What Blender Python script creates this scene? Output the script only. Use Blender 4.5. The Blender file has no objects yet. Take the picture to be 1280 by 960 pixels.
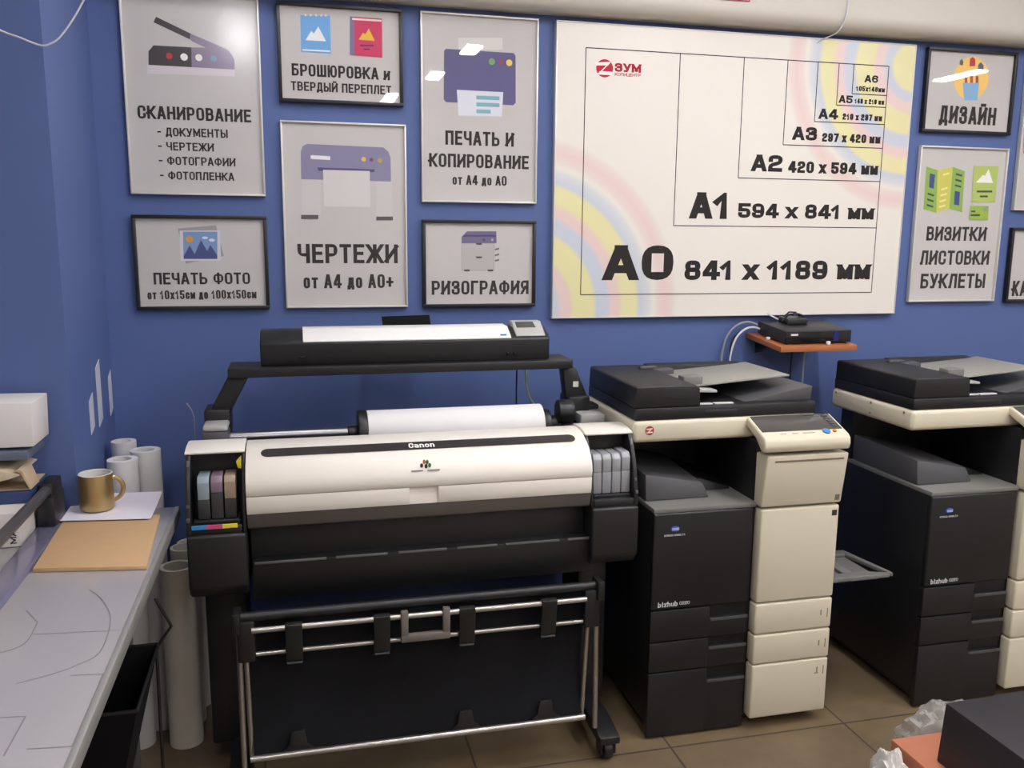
import bpy, bmesh, math, random
from mathutils import Vector, Matrix

random.seed(7)
SC = bpy.context.scene
COL = SC.collection

# ------------------------------------------------------------------ camera, world, exposure
cam_data = bpy.data.cameras.new('camera')
cam = bpy.data.objects.new('camera', cam_data)
COL.objects.link(cam)
CAM_POS = (-0.98806, -3.01490, 1.54585)
cam.matrix_world = Matrix(((0.971147, 0.032027, -0.236322, -0.988062), (-0.238317, 0.167209, -0.956685, -3.014904), (0.008876, 0.985401, 0.170017, 1.545849), (0, 0, 0, 1)))
cam_data.sensor_width = 36.0
cam_data.sensor_fit = 'HORIZONTAL'
cam_data.lens = 1094.86 * 36.0 / 1280.0
cam_data.clip_start = 0.02
cam_data.clip_end = 60
SC.camera = cam

world = bpy.data.worlds.new('world')
SC.world = world
world.use_nodes = True
world.node_tree.nodes['Background'].inputs[0].default_value = (0.9, 0.95, 1.0, 1)
world.node_tree.nodes['Background'].inputs[1].default_value = 0.02

SC.view_settings.view_transform = 'Standard'
SC.view_settings.look = 'None'
SC.view_settings.gamma = 1
SC.view_settings.use_curve_mapping = False
SC.view_settings.exposure = 0.0
try:
    SC.cycles.use_denoising = True
    SC.cycles.max_bounces = 8
except Exception:
    pass

LAMP = 62.0          # radiance of the ceiling tubes
CEIL = 2.80
# x, y, length of the ceiling luminaires (all run along y)
LAMPS = [(-1.02, -0.75, 0.3), (-0.3, -1.45, 0.7), (0.75, -1.45, 1.2), (2.1, -1.45, 0.9),
         (-1.28, -3.1, 0.9), (0.2, -3.05, 0.32), (1.75, -3.0, 1.2), (3.95, -2.95, 0.5),
         (0.12, -4.1, 0.35), (1.75, -4.7, 1.2), (3.5, -4.6, 1.2),
         (-0.1, -5.4, 0.6)]

# ------------------------------------------------------------------ materials
def lin(c):
    c = c / 255.0
    return c / 12.92 if c <= 0.04045 else ((c + 0.055) / 1.055) ** 2.4

def rgb(h):
    return tuple(lin(int(h[i:i + 2], 16)) for i in (0, 2, 4)) + (1.0,)

MATS = {}
def mat(name, h, rough=0.5, metal=0.0, spec=0.5, var=0.06, scale=6.0, bump=0.0, bscale=180.0, coat=0.0):
    """principled material with a light procedural mottling of colour (and optional bump)"""
    if name in MATS:
        return MATS[name]
    m = bpy.data.materials.new(name)
    m.use_nodes = True
    nt = m.node_tree
    b = nt.nodes['Principled BSDF']
    b.inputs['Roughness'].default_value = rough
    b.inputs['Metallic'].default_value = metal
    b.inputs['Specular IOR Level'].default_value = spec
    b.inputs['Coat Weight'].default_value = coat
    tc = nt.nodes.new('ShaderNodeTexCoord')
    nz = nt.nodes.new('ShaderNodeTexNoise')
    nz.inputs['Scale'].default_value = scale
    nz.inputs['Detail'].default_value = 3
    nt.links.new(tc.outputs['Object'], nz.inputs['Vector'])
    mx = nt.nodes.new('ShaderNodeMix')
    mx.data_type = 'RGBA'
    c = rgb(h)
    mx.inputs[6].default_value = tuple(v * (1 - var) for v in c[:3]) + (1,)
    mx.inputs[7].default_value = tuple(min(1, v * (1 + var)) for v in c[:3]) + (1,)
    nt.links.new(nz.outputs['Fac'], mx.inputs[0])
    nt.links.new(mx.outputs[2], b.inputs['Base Color'])
    if bump:
        n2 = nt.nodes.new('ShaderNodeTexNoise')
        n2.inputs['Scale'].default_value = bscale
        nt.links.new(tc.outputs['Object'], n2.inputs['Vector'])
        bp = nt.nodes.new('ShaderNodeBump')
        bp.inputs['Strength'].default_value = bump
        bp.inputs['Distance'].default_value = 0.002
        nt.links.new(n2.outputs['Fac'], bp.inputs['Height'])
        nt.links.new(bp.outputs['Normal'], b.inputs['Normal'])
    MATS[name] = m
    return m

def ink(h):
    return mat('ink_' + h, h, 0.75, spec=0.2, var=0.02)

def emis(name, h, strength):
    m = bpy.data.materials.new(name)
    m.use_nodes = True
    nt = m.node_tree
    nt.nodes.remove(nt.nodes['Principled BSDF'])
    e = nt.nodes.new('ShaderNodeEmission')
    e.inputs[0].default_value = rgb(h)
    e.inputs[1].default_value = strength
    nt.links.new(e.outputs[0], nt.nodes['Material Output'].inputs[0])
    return m

def thin_glass(name, ior=1.45, rough=0.02, tint=(1, 1, 1, 1)):
    m = bpy.data.materials.new(name)
    m.use_nodes = True
    nt = m.node_tree
    nt.nodes.remove(nt.nodes['Principled BSDF'])
    tr = nt.nodes.new('ShaderNodeBsdfTransparent'); tr.inputs[0].default_value = tint
    gl = nt.nodes.new('ShaderNodeBsdfGlossy'); gl.inputs['Roughness'].default_value = rough
    lw = nt.nodes.new('ShaderNodeLayerWeight'); lw.inputs[0].default_value = 0.5
    pw = nt.nodes.new('ShaderNodeMath'); pw.operation = 'POWER'; pw.inputs[1].default_value = 5.0
    nt.links.new(lw.outputs['Facing'], pw.inputs[0])
    fr = nt.nodes.new('ShaderNodeMath'); fr.operation = 'MULTIPLY_ADD'
    fr.inputs[1].default_value = 0.9; fr.inputs[2].default_value = 0.05
    nt.links.new(pw.outputs[0], fr.inputs[0])
    mx = nt.nodes.new('ShaderNodeMixShader')
    nt.links.new(fr.outputs[0], mx.inputs[0])
    nt.links.new(tr.outputs[0], mx.inputs[1])
    nt.links.new(gl.outputs[0], mx.inputs[2])
    nt.links.new(mx.outputs[0], nt.nodes['Material Output'].inputs[0])
    return m

def floor_material():
    m = bpy.data.materials.new('floor_tiles')
    m.use_nodes = True
    nt = m.node_tree
    b = nt.nodes['Principled BSDF']
    b.inputs['Roughness'].default_value = 0.42
    geo = nt.nodes.new('ShaderNodeNewGeometry')
    mp = nt.nodes.new('ShaderNodeMapping')
    mp.inputs['Location'].default_value = (-0.08 + 6.0, 0.755 + 6.0, 0)
    nt.links.new(geo.outputs['Position'], mp.inputs['Vector'])
    br = nt.nodes.new('ShaderNodeTexBrick')
    br.offset = 0.0
    br.inputs['Scale'].default_value = 1.0
    br.inputs['Brick Width'].default_value = 0.6
    br.inputs['Row Height'].default_value = 0.6
    br.inputs['Mortar Size'].default_value = 0.0035
    br.inputs['Color1'].default_value = rgb('7d6c51')
    br.inputs['Color2'].default_value = rgb('776750')
    br.inputs['Mortar'].default_value = rgb('4a4036')
    nt.links.new(mp.outputs[0], br.inputs['Vector'])
    nz = nt.nodes.new('ShaderNodeTexNoise')
    nz.inputs['Scale'].default_value = 9.0
    nz.inputs['Detail'].default_value = 6
    nt.links.new(mp.outputs[0], nz.inputs['Vector'])
    mx = nt.nodes.new('ShaderNodeMix'); mx.data_type = 'RGBA'; mx.blend_type = 'MULTIPLY'
    mx.inputs[0].default_value = 0.55
    cr = nt.nodes.new('ShaderNodeValToRGB')
    cr.color_ramp.elements[0].position = 0.3; cr.color_ramp.elements[0].color = (0.55, 0.52, 0.5, 1)
    cr.color_ramp.elements[1].position = 0.7; cr.color_ramp.elements[1].color = (1, 1, 1, 1)
    nt.links.new(nz.outputs['Fac'], cr.inputs[0])
    nt.links.new(br.outputs['Color'], mx.inputs[6])
    nt.links.new(cr.outputs[0], mx.inputs[7])
    nt.links.new(mx.outputs[2], b.inputs['Base Color'])
    return m

def rings_material():
    """white board print: pastel rainbow rings round two centres (pigment, laid out on the board itself)"""
    m = bpy.data.materials.new('board_print')
    m.use_nodes = True
    nt = m.node_tree
    b = nt.nodes['Principled BSDF']
    b.inputs['Roughness'].default_value = 0.35
    tc = nt.nodes.new('ShaderNodeTexCoord')
    white = rgb('e6e0d6')
    def rings(cx, cz, R, stops):
        d = nt.nodes.new('ShaderNodeVectorMath'); d.operation = 'DISTANCE'
        sx = nt.nodes.new('ShaderNodeVectorMath'); sx.operation = 'MULTIPLY'
        sx.inputs[1].default_value = (1, 0, 1)
        nt.links.new(tc.outputs['Object'], sx.inputs[0])
        nt.links.new(sx.outputs[0], d.inputs[0])
        d.inputs[1].default_value = (cx, 0, cz)
        k = nt.nodes.new('ShaderNodeMath'); k.operation = 'DIVIDE'
        nt.links.new(d.outputs['Value'], k.inputs[0]); k.inputs[1].default_value = R * 1.1
        r = nt.nodes.new('ShaderNodeValToRGB')
        el = r.color_ramp.elements
        el[0].position = 0.0; el[0].color = stops[0][1]
        el[1].position = 1.0; el[1].color = white
        for p, c in stops[1:]:
            e = el.new(p / 1.1); e.color = c
        nt.links.new(k.outputs[0], r.inputs[0])
        return r
    Yl, Bl, Pk = rgb('e2dca6'), rgb('c6ccd8'), rgb('e4cac4')
    P2, B2 = rgb('e3d4cc'), rgb('d2d4d8')
    st = [(0, Yl), (0.16, Yl), (0.19, Bl), (0.23, Bl), (0.26, Pk), (0.31, Pk), (0.34, Yl), (0.46, Yl), (0.49, Bl), (0.55, Bl),
          (0.585, Pk), (0.62, Pk), (0.66, Yl), (0.74, Yl), (0.77, Bl), (0.82, B2), (0.86, white), (0.89, P2), (0.94, Pk), (0.985, P2), (1.02, white)]
    a = rings(-0.82, 0.04, 0.585, st)
    c = rings(0.70, 0.93, 0.525, st)
    mx = nt.nodes.new('ShaderNodeMix'); mx.data_type = 'RGBA'; mx.blend_type = 'DARKEN'
    mx.inputs[0].default_value = 1.0
    nt.links.new(a.outputs[0], mx.inputs[6]); nt.links.new(c.outputs[0], mx.inputs[7])
    nt.links.new(mx.outputs[2], b.inputs['Base Color'])
    return m

WALL = mat('blue_wall_paint', '566899', 0.55, spec=0.3, var=0.04, scale=2.0, bump=0.05, bscale=300)
WHITEW = mat('white_wall_paint', 'dcd8d2', 0.7, spec=0.3, var=0.02)
SOFF = mat('soffit_plaster', 'cfc9bc', 0.45, var=0.03)
CREAM = mat('cream_plastic', 'd2cab2', 0.45, var=0.03)
CANW = mat('warm_white_plastic', 'e9e3d8', 0.38, var=0.02)
CHAR = mat('charcoal_plastic', '18181a', 0.45, var=0.08, bump=0.04, bscale=900)
DARK = mat('black_plastic', '1a1a1b', 0.42, var=0.08)
DARKG = mat('black_gloss', '141416', 0.15, var=0.05)
GREYP = mat('grey_plastic', '74736f', 0.5)
MIDG = mat('dark_grey_plastic', '4c4c4e', 0.45)
LGREY = mat('light_grey_plastic', 'a9a9a6', 0.4)
ALU = mat('brushed_aluminium', 'b9b6b0', 0.32, metal=0.9, var=0.05)
SILV = mat('silver_frame', 'd6d4ce', 0.35, metal=0.3)
STEEL = mat('dull_steel', 'a0a0a4', 0.34, metal=1.0)
FABRIC = mat('black_cloth', '17171a', 0.9, spec=0.2, var=0.2, bump=0.4, bscale=500)
PAPER = mat('poster_paper', 'c9c5c2', 0.6, spec=0.3, var=0.015, scale=9)
WPAPER = mat('white_paper', 'e6e4e2', 0.65, spec=0.2, var=0.015)
BLK = mat('black_frame', '1b1b1e', 0.4)
INKT = mat('ink_black', '2e2a29', 0.7, spec=0.2, var=0.02)
GLASS = thin_glass('poster_glass')
FILM = thin_glass('poster_film', rough=.15)
KRAFT = mat('kraft_board', 'c4a17a', 0.7, spec=0.2, var=0.05, scale=40)

# ------------------------------------------------------------------ mesh building
class G:
    """collects shapes in one bmesh"""
    def __init__(s):
        s.bm = bmesh.new()
        s.mi = 0
    def _take(s, t):
        me = bpy.data.meshes.new('tmp')
        for f in t.faces:
            f.material_index = s.mi
        t.to_mesh(me); t.free()
        s.bm.from_mesh(me)
        bpy.data.meshes.remove(me)
        return s
    def _bev(s, t, b, seg):
        if b > 0:
            bmesh.ops.recalc_face_normals(t, faces=t.faces)
            ed = [e for e in t.edges if len(e.link_faces) == 2 and e.calc_face_angle(0) > 0.5]
            if ed:
                bmesh.ops.bevel(t, geom=ed, offset=b, offset_type='OFFSET', segments=seg, profile=0.5, affect='EDGES', clamp_overlap=True)
    def box(s, x0, x1, y0, y1, z0, z1, b=0.003, seg=2):
        t = bmesh.new()
        v = [t.verts.new((x, y, z)) for x in (x0, x1) for y in (y0, y1) for z in (z0, z1)]
        for q in ((0, 1, 3, 2), (4, 6, 7, 5), (0, 4, 5, 1), (2, 3, 7, 6), (0, 2, 6, 4), (1, 5, 7, 3)):
            t.faces.new([v[i] for i in q])
        bmesh.ops.recalc_face_normals(t, faces=t.faces)
        s._bev(t, b, seg)
        return s._take(t)
    def prism(s, poly, axis, a0, a1, b=0.0, seg=2):
        t = bmesh.new()
        def P(p, a):
            return {'x': (a, p[0], p[1]), 'y': (p[0], a, p[1]), 'z': (p[0], p[1], a)}[axis]
        A = [t.verts.new(P(p, a0)) for p in poly]
        B = [t.verts.new(P(p, a1)) for p in poly]
        n = len(poly)
        t.faces.new(A); t.faces.new(B[::-1])
        for i in range(n):
            t.faces.new((A[i], B[i], B[(i + 1) % n], A[(i + 1) % n]))
        bmesh.ops.recalc_face_normals(t, faces=t.faces)
        s._bev(t, b, seg)
        return s._take(t)
    def hexa(s, p8, b=0.0, seg=2):
        """8 corners: bottom quad then top quad"""
        t = bmesh.new()
        v = [t.verts.new(p) for p in p8]
        for q in ((0, 1, 2, 3), (4, 7, 6, 5), (0, 4, 5, 1), (1, 5, 6, 2), (2, 6, 7, 3), (3, 7, 4, 0)):
            t.faces.new([v[i] for i in q])
        bmesh.ops.recalc_face_normals(t, faces=t.faces)
        s._bev(t, b, seg)
        return s._take(t)
    def tube(s, pts, r, n=10, closed=False):
        pts = [Vector(p) for p in pts]
        t = bmesh.new()
        m = len(pts)
        rings = []
        up = None
        for i, p in enumerate(pts):
            a = pts[i - 1] if (i > 0 or closed) else p
            c = pts[(i + 1) % m] if (i < m - 1 or closed) else p
            d = (c - a).normalized()
            if up is None:
                up = d.orthogonal().normalized()
            else:
                up = (up - d * up.dot(d))
                up = up.normalized() if up.length > 1e-6 else d.orthogonal().normalized()
            w = d.cross(up)
            rings.append([t.verts.new(p + (up * math.cos(k * 2 * math.pi / n) + w * math.sin(k * 2 * math.pi / n)) * r) for k in range(n)])
        for i in range(m if closed else m - 1):
            A, B = rings[i], rings[(i + 1) % m]
            for k in range(n):
                t.faces.new((A[k], A[(k + 1) % n], B[(k + 1) % n], B[k]))
        if not closed:
            t.faces.new(rings[0][::-1]); t.faces.new(rings[-1])
        bmesh.ops.recalc_face_normals(t, faces=t.faces)
        return s._take(t)
    def cyl(s, c0, c1, r, n=24, b=0.0):
        t = bmesh.new()
        c0, c1 = Vector(c0), Vector(c1)
        d = (c1 - c0).normalized(); u = d.orthogonal().normalized(); w = d.cross(u)
        A = [t.verts.new(c0 + (u * math.cos(k * 2 * math.pi / n) + w * math.sin(k * 2 * math.pi / n)) * r) for k in range(n)]
        B = [t.verts.new(c1 + (u * math.cos(k * 2 * math.pi / n) + w * math.sin(k * 2 * math.pi / n)) * r) for k in range(n)]
        for k in range(n):
            t.faces.new((A[k], A[(k + 1) % n], B[(k + 1) % n], B[k]))
        t.faces.new(A[::-1]); t.faces.new(B)
        bmesh.ops.recalc_face_normals(t, faces=t.faces)
        s._bev(t, b, 2)
        return s._take(t)
    def lathe(s, prof, c, n=32):
        """profile of (r, z); r == 0 closes on the axis"""
        t = bmesh.new()
        rows = []
        for r, z in prof:
            if r < 1e-6:
                rows.append([t.verts.new((c[0], c[1], c[2] + z))])
            else:
                rows.append([t.verts.new((c[0] + r * math.cos(k * 2 * math.pi / n), c[1] + r * math.sin(k * 2 * math.pi / n), c[2] + z)) for k in range(n)])
        for A, B in zip(rows, rows[1:]):
            for k in range(n):
                a0, a1 = A[k % len(A)], A[(k + 1) % len(A)]
                b0, b1 = B[k % len(B)], B[(k + 1) % len(B)]
                vs = []
                for v in (a0, a1, b1, b0):
                    if v not in vs:
                        vs.append(v)
                if len(vs) > 2:
                    t.faces.new(vs)
        bmesh.ops.recalc_face_normals(t, faces=t.faces)
        return s._take(t)
    def face(s, pts):
        t = bmesh.new()
        t.faces.new([t.verts.new(p) for p in pts])
        return s._take(t)
    def grid(s, rows, closed=False):
        t = bmesh.new()
        R = [[t.verts.new(p) for p in row] for row in rows]
        for A, B in zip(R, R[1:]):
            for k in range(len(A) - 1):
                t.faces.new((A[k], A[k + 1], B[k + 1], B[k]))
        bmesh.ops.recalc_face_normals(t, faces=t.faces)
        return s._take(t)

LOCAL = set()
def root_of(o):
    while o.parent is not None:
        o = o.parent
    return o

def obj(name, g, m, parent=None, smooth=True, base=None):
    me = bpy.data.meshes.new(name)
    if parent is not None:
        r = root_of(parent)
        off = Vector((0, 0, 0)) if r.name in LOCAL else Vector(r.location)
    else:
        if base is None:
            vs = g.bm.verts
            xs = [v.co.x for v in vs]; ys = [v.co.y for v in vs]; zs = [v.co.z for v in vs]
            base = ((min(xs) + max(xs)) / 2, (min(ys) + max(ys)) / 2, min(zs))
        off = Vector(base)
    bmesh.ops.translate(g.bm, verts=g.bm.verts, vec=-off)
    g.bm.to_mesh(me); g.bm.free()
    for q in (m if isinstance(m, (list, tuple)) else [m]):
        me.materials.append(q)
    if smooth:
        for p in me.polygons:
            p.use_smooth = True
        me.set_sharp_from_angle(angle=math.radians(32))
    o = bpy.data.objects.new(name, me)
    COL.objects.link(o)
    if parent is not None:
        o.parent = parent
    else:
        o.location = off
    return o

def tag(o, label, cat, group=None, kind=None):
    o['label'] = label
    o['category'] = cat
    if group:
        o['group'] = group
    if kind:
        o['kind'] = kind
    return o

def thing(name, label, cat, loc, group=None, local=False):
    o = bpy.data.objects.new(name, None)
    o.empty_display_size = 0.05
    COL.objects.link(o)
    o.location = loc
    if local:
        LOCAL.add(o.name)
    return tag(o, label, cat, group)

def struct(name, g, m, smooth=False):
    o = obj(name, g, m, None, smooth)
    o['kind'] = 'structure'
    return o

# ------------------------------------------------------------------ lettering (stroke glyphs, own design)
R_ = True
def _g(*strokes, w=1.0, lo=0.0, hi=1.0):
    return (strokes, w, lo, hi)
C_ = 'c'   # closed stroke marker
r = 1      # rounded corner flag
GL = {
 'А': _g([(0, 0), (.43, 1)], [(1, 0), (.57, 1)], [(.43, 1), (.57, 1)], [(.16, .26), (.84, .26)], w=1.08),
 'Б': _g([(.92, 1), (0, 1), (0, 0), (1, 0, r), (1, .56, r), (0, .56)]),
 'В': _g([(0, 0), (0, 1), (.93, 1, r), (.93, .53, r), (0, .53)], [(0, 0), (1, 0, r), (1, .53, r), (.5, .53)]),
 'Г': _g([(0, 0), (0, 1), (1, 1)], w=.85),
 'Д': _g([(0, -.16), (0, .04), (1, .04), (1, -.16)], [(.16, .04), (.3, 1), (.86, 1), (.86, .04)], w=1.15, lo=-.16),
 'Е': _g([(1, 1), (0, 1), (0, 0), (1, 0)], [(0, .52), (.88, .52)], w=.88),
 'Ж': _g([(.5, 0), (.5, 1)], [(0, 0), (.38, .52), (0, 1)], [(1, 0), (.62, .52), (1, 1)], [(.38, .52), (.62, .52)], w=1.6),
 'З': _g([(0, .74), (0, 1, r), (.95, 1, r), (.95, .64), (.74, .52), (.36, .52)], [(.74, .52), (1, .40), (1, 0, r), (0, 0, r), (0, .26)]),
 'И': _g([(0, 1), (0, 0)], [(1, 0), (1, 1)], [(0, .12), (1, .88)], w=1.08),
 'Й': _g([(0, 1), (0, 0)], [(1, 0), (1, 1)], [(0, .12), (1, .88)], [(.25, 1.24), (.75, 1.24)], w=1.08, hi=1.3),
 'К': _g([(0, 0), (0, 1)], [(0, .46), (.3, .5), (1, 1)], [(.3, .55), (1, 0)], w=1.05),
 'Л': _g([(0, 0), (.1, 0), (.28, 1), (1, 1), (1, 0)], w=1.08),
 'М': _g([(0, 0), (0, 1)], [(0, 1), (.5, .26)], [(.5, .26), (1, 1)], [(1, 1), (1, 0)], w=1.35),
 'Н': _g([(0, 0), (0, 1)], [(1, 0), (1, 1)], [(0, .52), (1, .52)], w=1.05),
 'О': _g([C_, (0, 0, r), (1, 0, r), (1, 1, r), (0, 1, r)]),
 'П': _g([(0, 0), (0, 1), (1, 1), (1, 0)], w=1.05),
 'Р': _g([(0, 0), (0, 1), (1, 1, r), (1, .42, r), (0, .42)]),
 'С': _g([(1, .7), (1, 1, r), (0, 1, r), (0, 0, r), (1, 0, r), (1, .3)]),
 'Т': _g([(.5, 0), (.5, 1)], [(0, 1), (1, 1)], w=.95),
 'У': _g([(0, 1), (.5, .36)], [(1, 1), (.42, 0), (.1, 0)]),
 'Ф': _g([(.5, -.02), (.5, 1.02)], [C_, (0, .16, r), (1, .16, r), (1, .86, r), (0, .86, r)], w=1.45),
 'Х': _g([(0, 0), (1, 1)], [(0, 1), (1, 0)], w=1.05),
 'Ц': _g([(0, 1), (0, 0), (1.1, 0), (1.1, -.16)], [(.9, 0), (.9, 1)], w=1.12, lo=-.16),
 'Ч': _g([(0, 1), (0, .42, r), (1, .42)], [(1, 1), (1, 0)]),
 'Ш': _g([(0, 1), (0, 0), (1, 0), (1, 1)], [(.5, 0), (.5, 1)], w=1.5),
 'Ы': _g([(0, 1), (0, 0), (.62, 0, r), (.62, .55, r), (0, .55)], [(1, 0), (1, 1)], w=1.4),
 'Ь': _g([(0, 1), (0, 0), (1, 0, r), (1, .55, r), (0, .55)]),
 'Ю': _g([(0, 0), (0, 1)], [(0, .52), (.36, .52)], [C_, (.36, 0, r), (1, 0, r), (1, 1, r), (.36, 1, r)], w=1.5),
 'Я': _g([(1, 0), (1, 1), (0, 1, r), (0, .44, r), (1, .44)], [(.5, .44), (0, 0)]),
 '0': _g([C_, (0, 0, r), (1, 0, r), (1, 1, r), (0, 1, r)]),
 '1': _g([(.62, 0), (.62, 1), (.1, .8)], w=.62),
 '2': _g([(0, .76), (0, 1, r), (1, 1, r), (1, .56, r), (0, .36, r), (0, 0), (1, 0)]),
 '3': _g([(0, .8), (0, 1, r), (.96, 1, r), (.96, .64), (.80, .52), (.34, .52)], [(.80, .52), (1, .40), (1, 0, r), (0, 0, r), (0, .22)]),
 '4': _g([(.78, 0), (.78, 1), (.6, 1), (0, .34), (0, .24), (1.08, .24)], w=1.05),
 '5': _g([(1, 1), (0, 1), (0, .57), (1, .57, r), (1, 0, r), (0, 0, r), (0, .2)]),
 '6': _g([(1, .8), (1, 1, r), (0, 1, r), (0, 0, r), (1, 0, r), (1, .57, r), (0, .57)]),
 '7': _g([(0, 1), (1, 1), (.35, 0)]),
 '8': _g([C_, (0, 0, r), (1, 0, r), (1, .53, r), (0, .53, r)], [C_, (.04, .53, r), (.96, .53, r), (.96, 1, r), (.04, 1, r)]),
 '9': _g([(0, .2), (0, 0, r), (1, 0, r), (1, 1, r), (0, 1, r), (0, .43, r), (1, .43)]),
 '-': _g([(.05, .46), (.95, .46)], w=.55),
 '+': _g([(0, .42), (1, .42)], [(.5, .1), (.5, .74)], w=.95),
 # latin, for the machine names
 'C': _g([(1, .7), (1, 1, r), (0, 1, r), (0, 0, r), (1, 0, r), (1, .3)]),
 'a': _g([(0, .7), (1, .7, r), (1, 0), (0, 0, r), (0, .36, r), (1, .36)], w=.9),
 'n': _g([(0, 0), (0, .7), (1, .7, r), (1, 0)], w=.9),
 'o': _g([C_, (0, 0, r), (1, 0, r), (1, .7, r), (0, .7, r)], w=.9),
 'b': _g([(0, 1), (0, 0), (1, 0, r), (1, .66, r), (0, .66)], w=.9),
 'i': _g([(.5, 0), (.5, .62)], [(.5, .84), (.5, 1)], w=.32),
 'z': _g([(0, .66), (1, .66)], [(1, .66), (0, 0)], [(0, 0), (1, 0)], w=.85),
 'h': _g([(0, 0), (0, 1)], [(0, .66), (1, .66, r), (1, 0)], w=.9),
 'u': _g([(0, .66), (0, 0, r), (1, 0)], [(1, .66), (1, 0)], w=.9),
 'K': _g([(0, 0), (0, 1)], [(0, .46), (.3, .5), (1, 1)], [(.3, .55), (1, 0)]),
 'O': _g([C_, (0, 0, r), (1, 0, r), (1, 1, r), (0, 1, r)]),
 'N': _g([(0, 0), (0, 1)], [(0, 1), (1, 0)], [(1, 0), (1, 1)]),
 'I': _g([(.5, 0), (.5, 1)], w=.3),
 'A': _g([(0, 0), (.43, 1)], [(1, 0), (.57, 1)], [(.43, 1), (.57, 1)], [(.16, .26), (.84, .26)]),
 'M': _g([(0, 0), (0, 1)], [(0, 1), (.5, .26)], [(.5, .26), (1, 1)], [(1, 1), (1, 0)], w=1.3),
 'L': _g([(0, 1), (0, 0), (1, 0)], w=.85),
 'T': _g([(.5, 0), (.5, 1)], [(0, 1), (1, 1)], w=.95),
}
LOWC = {'о': 'О', 'т': 'Т', 'д': 'Д', 'с': 'С', 'м': 'М', 'х': 'Х', 'и': 'И'}

def clip_band(poly, lo, hi):
    for lim, sgn in ((lo, 1), (hi, -1)):
        out = []
        for i in range(len(poly)):
            a, b = poly[i - 1], poly[i]
            ia, ib = (a[1] - lim) * sgn >= -1e-9, (b[1] - lim) * sgn >= -1e-9
            if ia != ib:
                k = (lim - a[1]) / (b[1] - a[1])
                out.append((a[0] + (b[0] - a[0]) * k, lim))
            if ib:
                out.append(b)
        poly = out
        if len(poly) < 3:
            return []
    return poly

def stroke_polys(pts, t, closed, lo, hi, cut):
    """band polygons along a polyline: mitred corners, flagged corners rounded on the outside"""
    h = t / 2
    n = len(pts)
    P = [(p[0], p[1]) for p in pts]
    if not closed:      # run the ends on, the band clip trims slanting ones
        for i, j in ((0, 1), (n - 1, n - 2)):
            dx, dy = P[i][0] - P[j][0], P[i][1] - P[j][1]
            L = math.hypot(dx, dy) or 1
            e = h if abs(dx) < .02 * L or abs(dy) < .02 * L else t
            P[i] = (P[i][0] + dx / L * e, P[i][1] + dy / L * e)
    def nrm(u, v):
        d = math.hypot(v[0] - u[0], v[1] - u[1]) or 1
        return (-(v[1] - u[1]) / d, (v[0] - u[0]) / d)
    left, right = [], []
    for i in range(n):
        a = P[i - 1] if (i > 0 or closed) else None
        c = P[(i + 1) % n] if (i < n - 1 or closed) else None
        p = P[i]
        if a is None or c is None:
            m = nrm(p, c) if a is None else nrm(a, p)
            left.append((p[0] + m[0] * h, p[1] + m[1] * h)); right.append((p[0] - m[0] * h, p[1] - m[1] * h))
            continue
        n1, n2 = nrm(a, p), nrm(p, c)
        mx, my = n1[0] + n2[0], n1[1] + n2[1]
        q = mx * mx + my * my
        k = min(2 * h / q if q > .1 else 9, 2.6 * h)
        L_, R__ = (p[0] + mx * k, p[1] + my * k), (p[0] - mx * k, p[1] - my * k)
        if len(pts[i]) > 2:
            turn_left = n1[0] * n2[1] - n1[1] * n2[0] > 0
            da = math.hypot(a[0] - p[0], a[1] - p[1]); dc = math.hypot(c[0] - p[0], c[1] - p[1])
            ca, cc = min(cut, da * .5), min(cut, dc * .5)
            s = -h if turn_left else h
            o = R__ if turn_left else L_
            A = (p[0] + (a[0] - p[0]) / da * ca + n1[0] * s, p[1] + (a[1] - p[1]) / da * ca + n1[1] * s)
            B = (p[0] + (c[0] - p[0]) / dc * cc + n2[0] * s, p[1] + (c[1] - p[1]) / dc * cc + n2[1] * s)
            for kk in (0, .2, .4, .6, .8, 1):
                u = 1 - kk
                Q = (u * u * A[0] + 2 * u * kk * o[0] + kk * kk * B[0], u * u * A[1] + 2 * u * kk * o[1] + kk * kk * B[1])
                left.append(L_ if turn_left else Q); right.append(Q if turn_left else R__)
        else:
            left.append(L_); right.append(R__)
    m = len(left)
    out = []
    for i in range(m if closed else m - 1):
        j = (i + 1) % m
        poly = []
        for v in (left[i], left[j], right[j], right[i]):
            if not poly or math.hypot(v[0] - poly[-1][0], v[1] - poly[-1][1]) > 1e-7:
                poly.append(v)
        if len(poly) > 2 and math.hypot(poly[0][0] - poly[-1][0], poly[0][1] - poly[-1][1]) <= 1e-7:
            poly.pop()
        if len(poly) < 3:
            continue
        q = clip_band(poly, lo, hi)
        if len(q) > 2:
            out.append(q)
    return out

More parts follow.
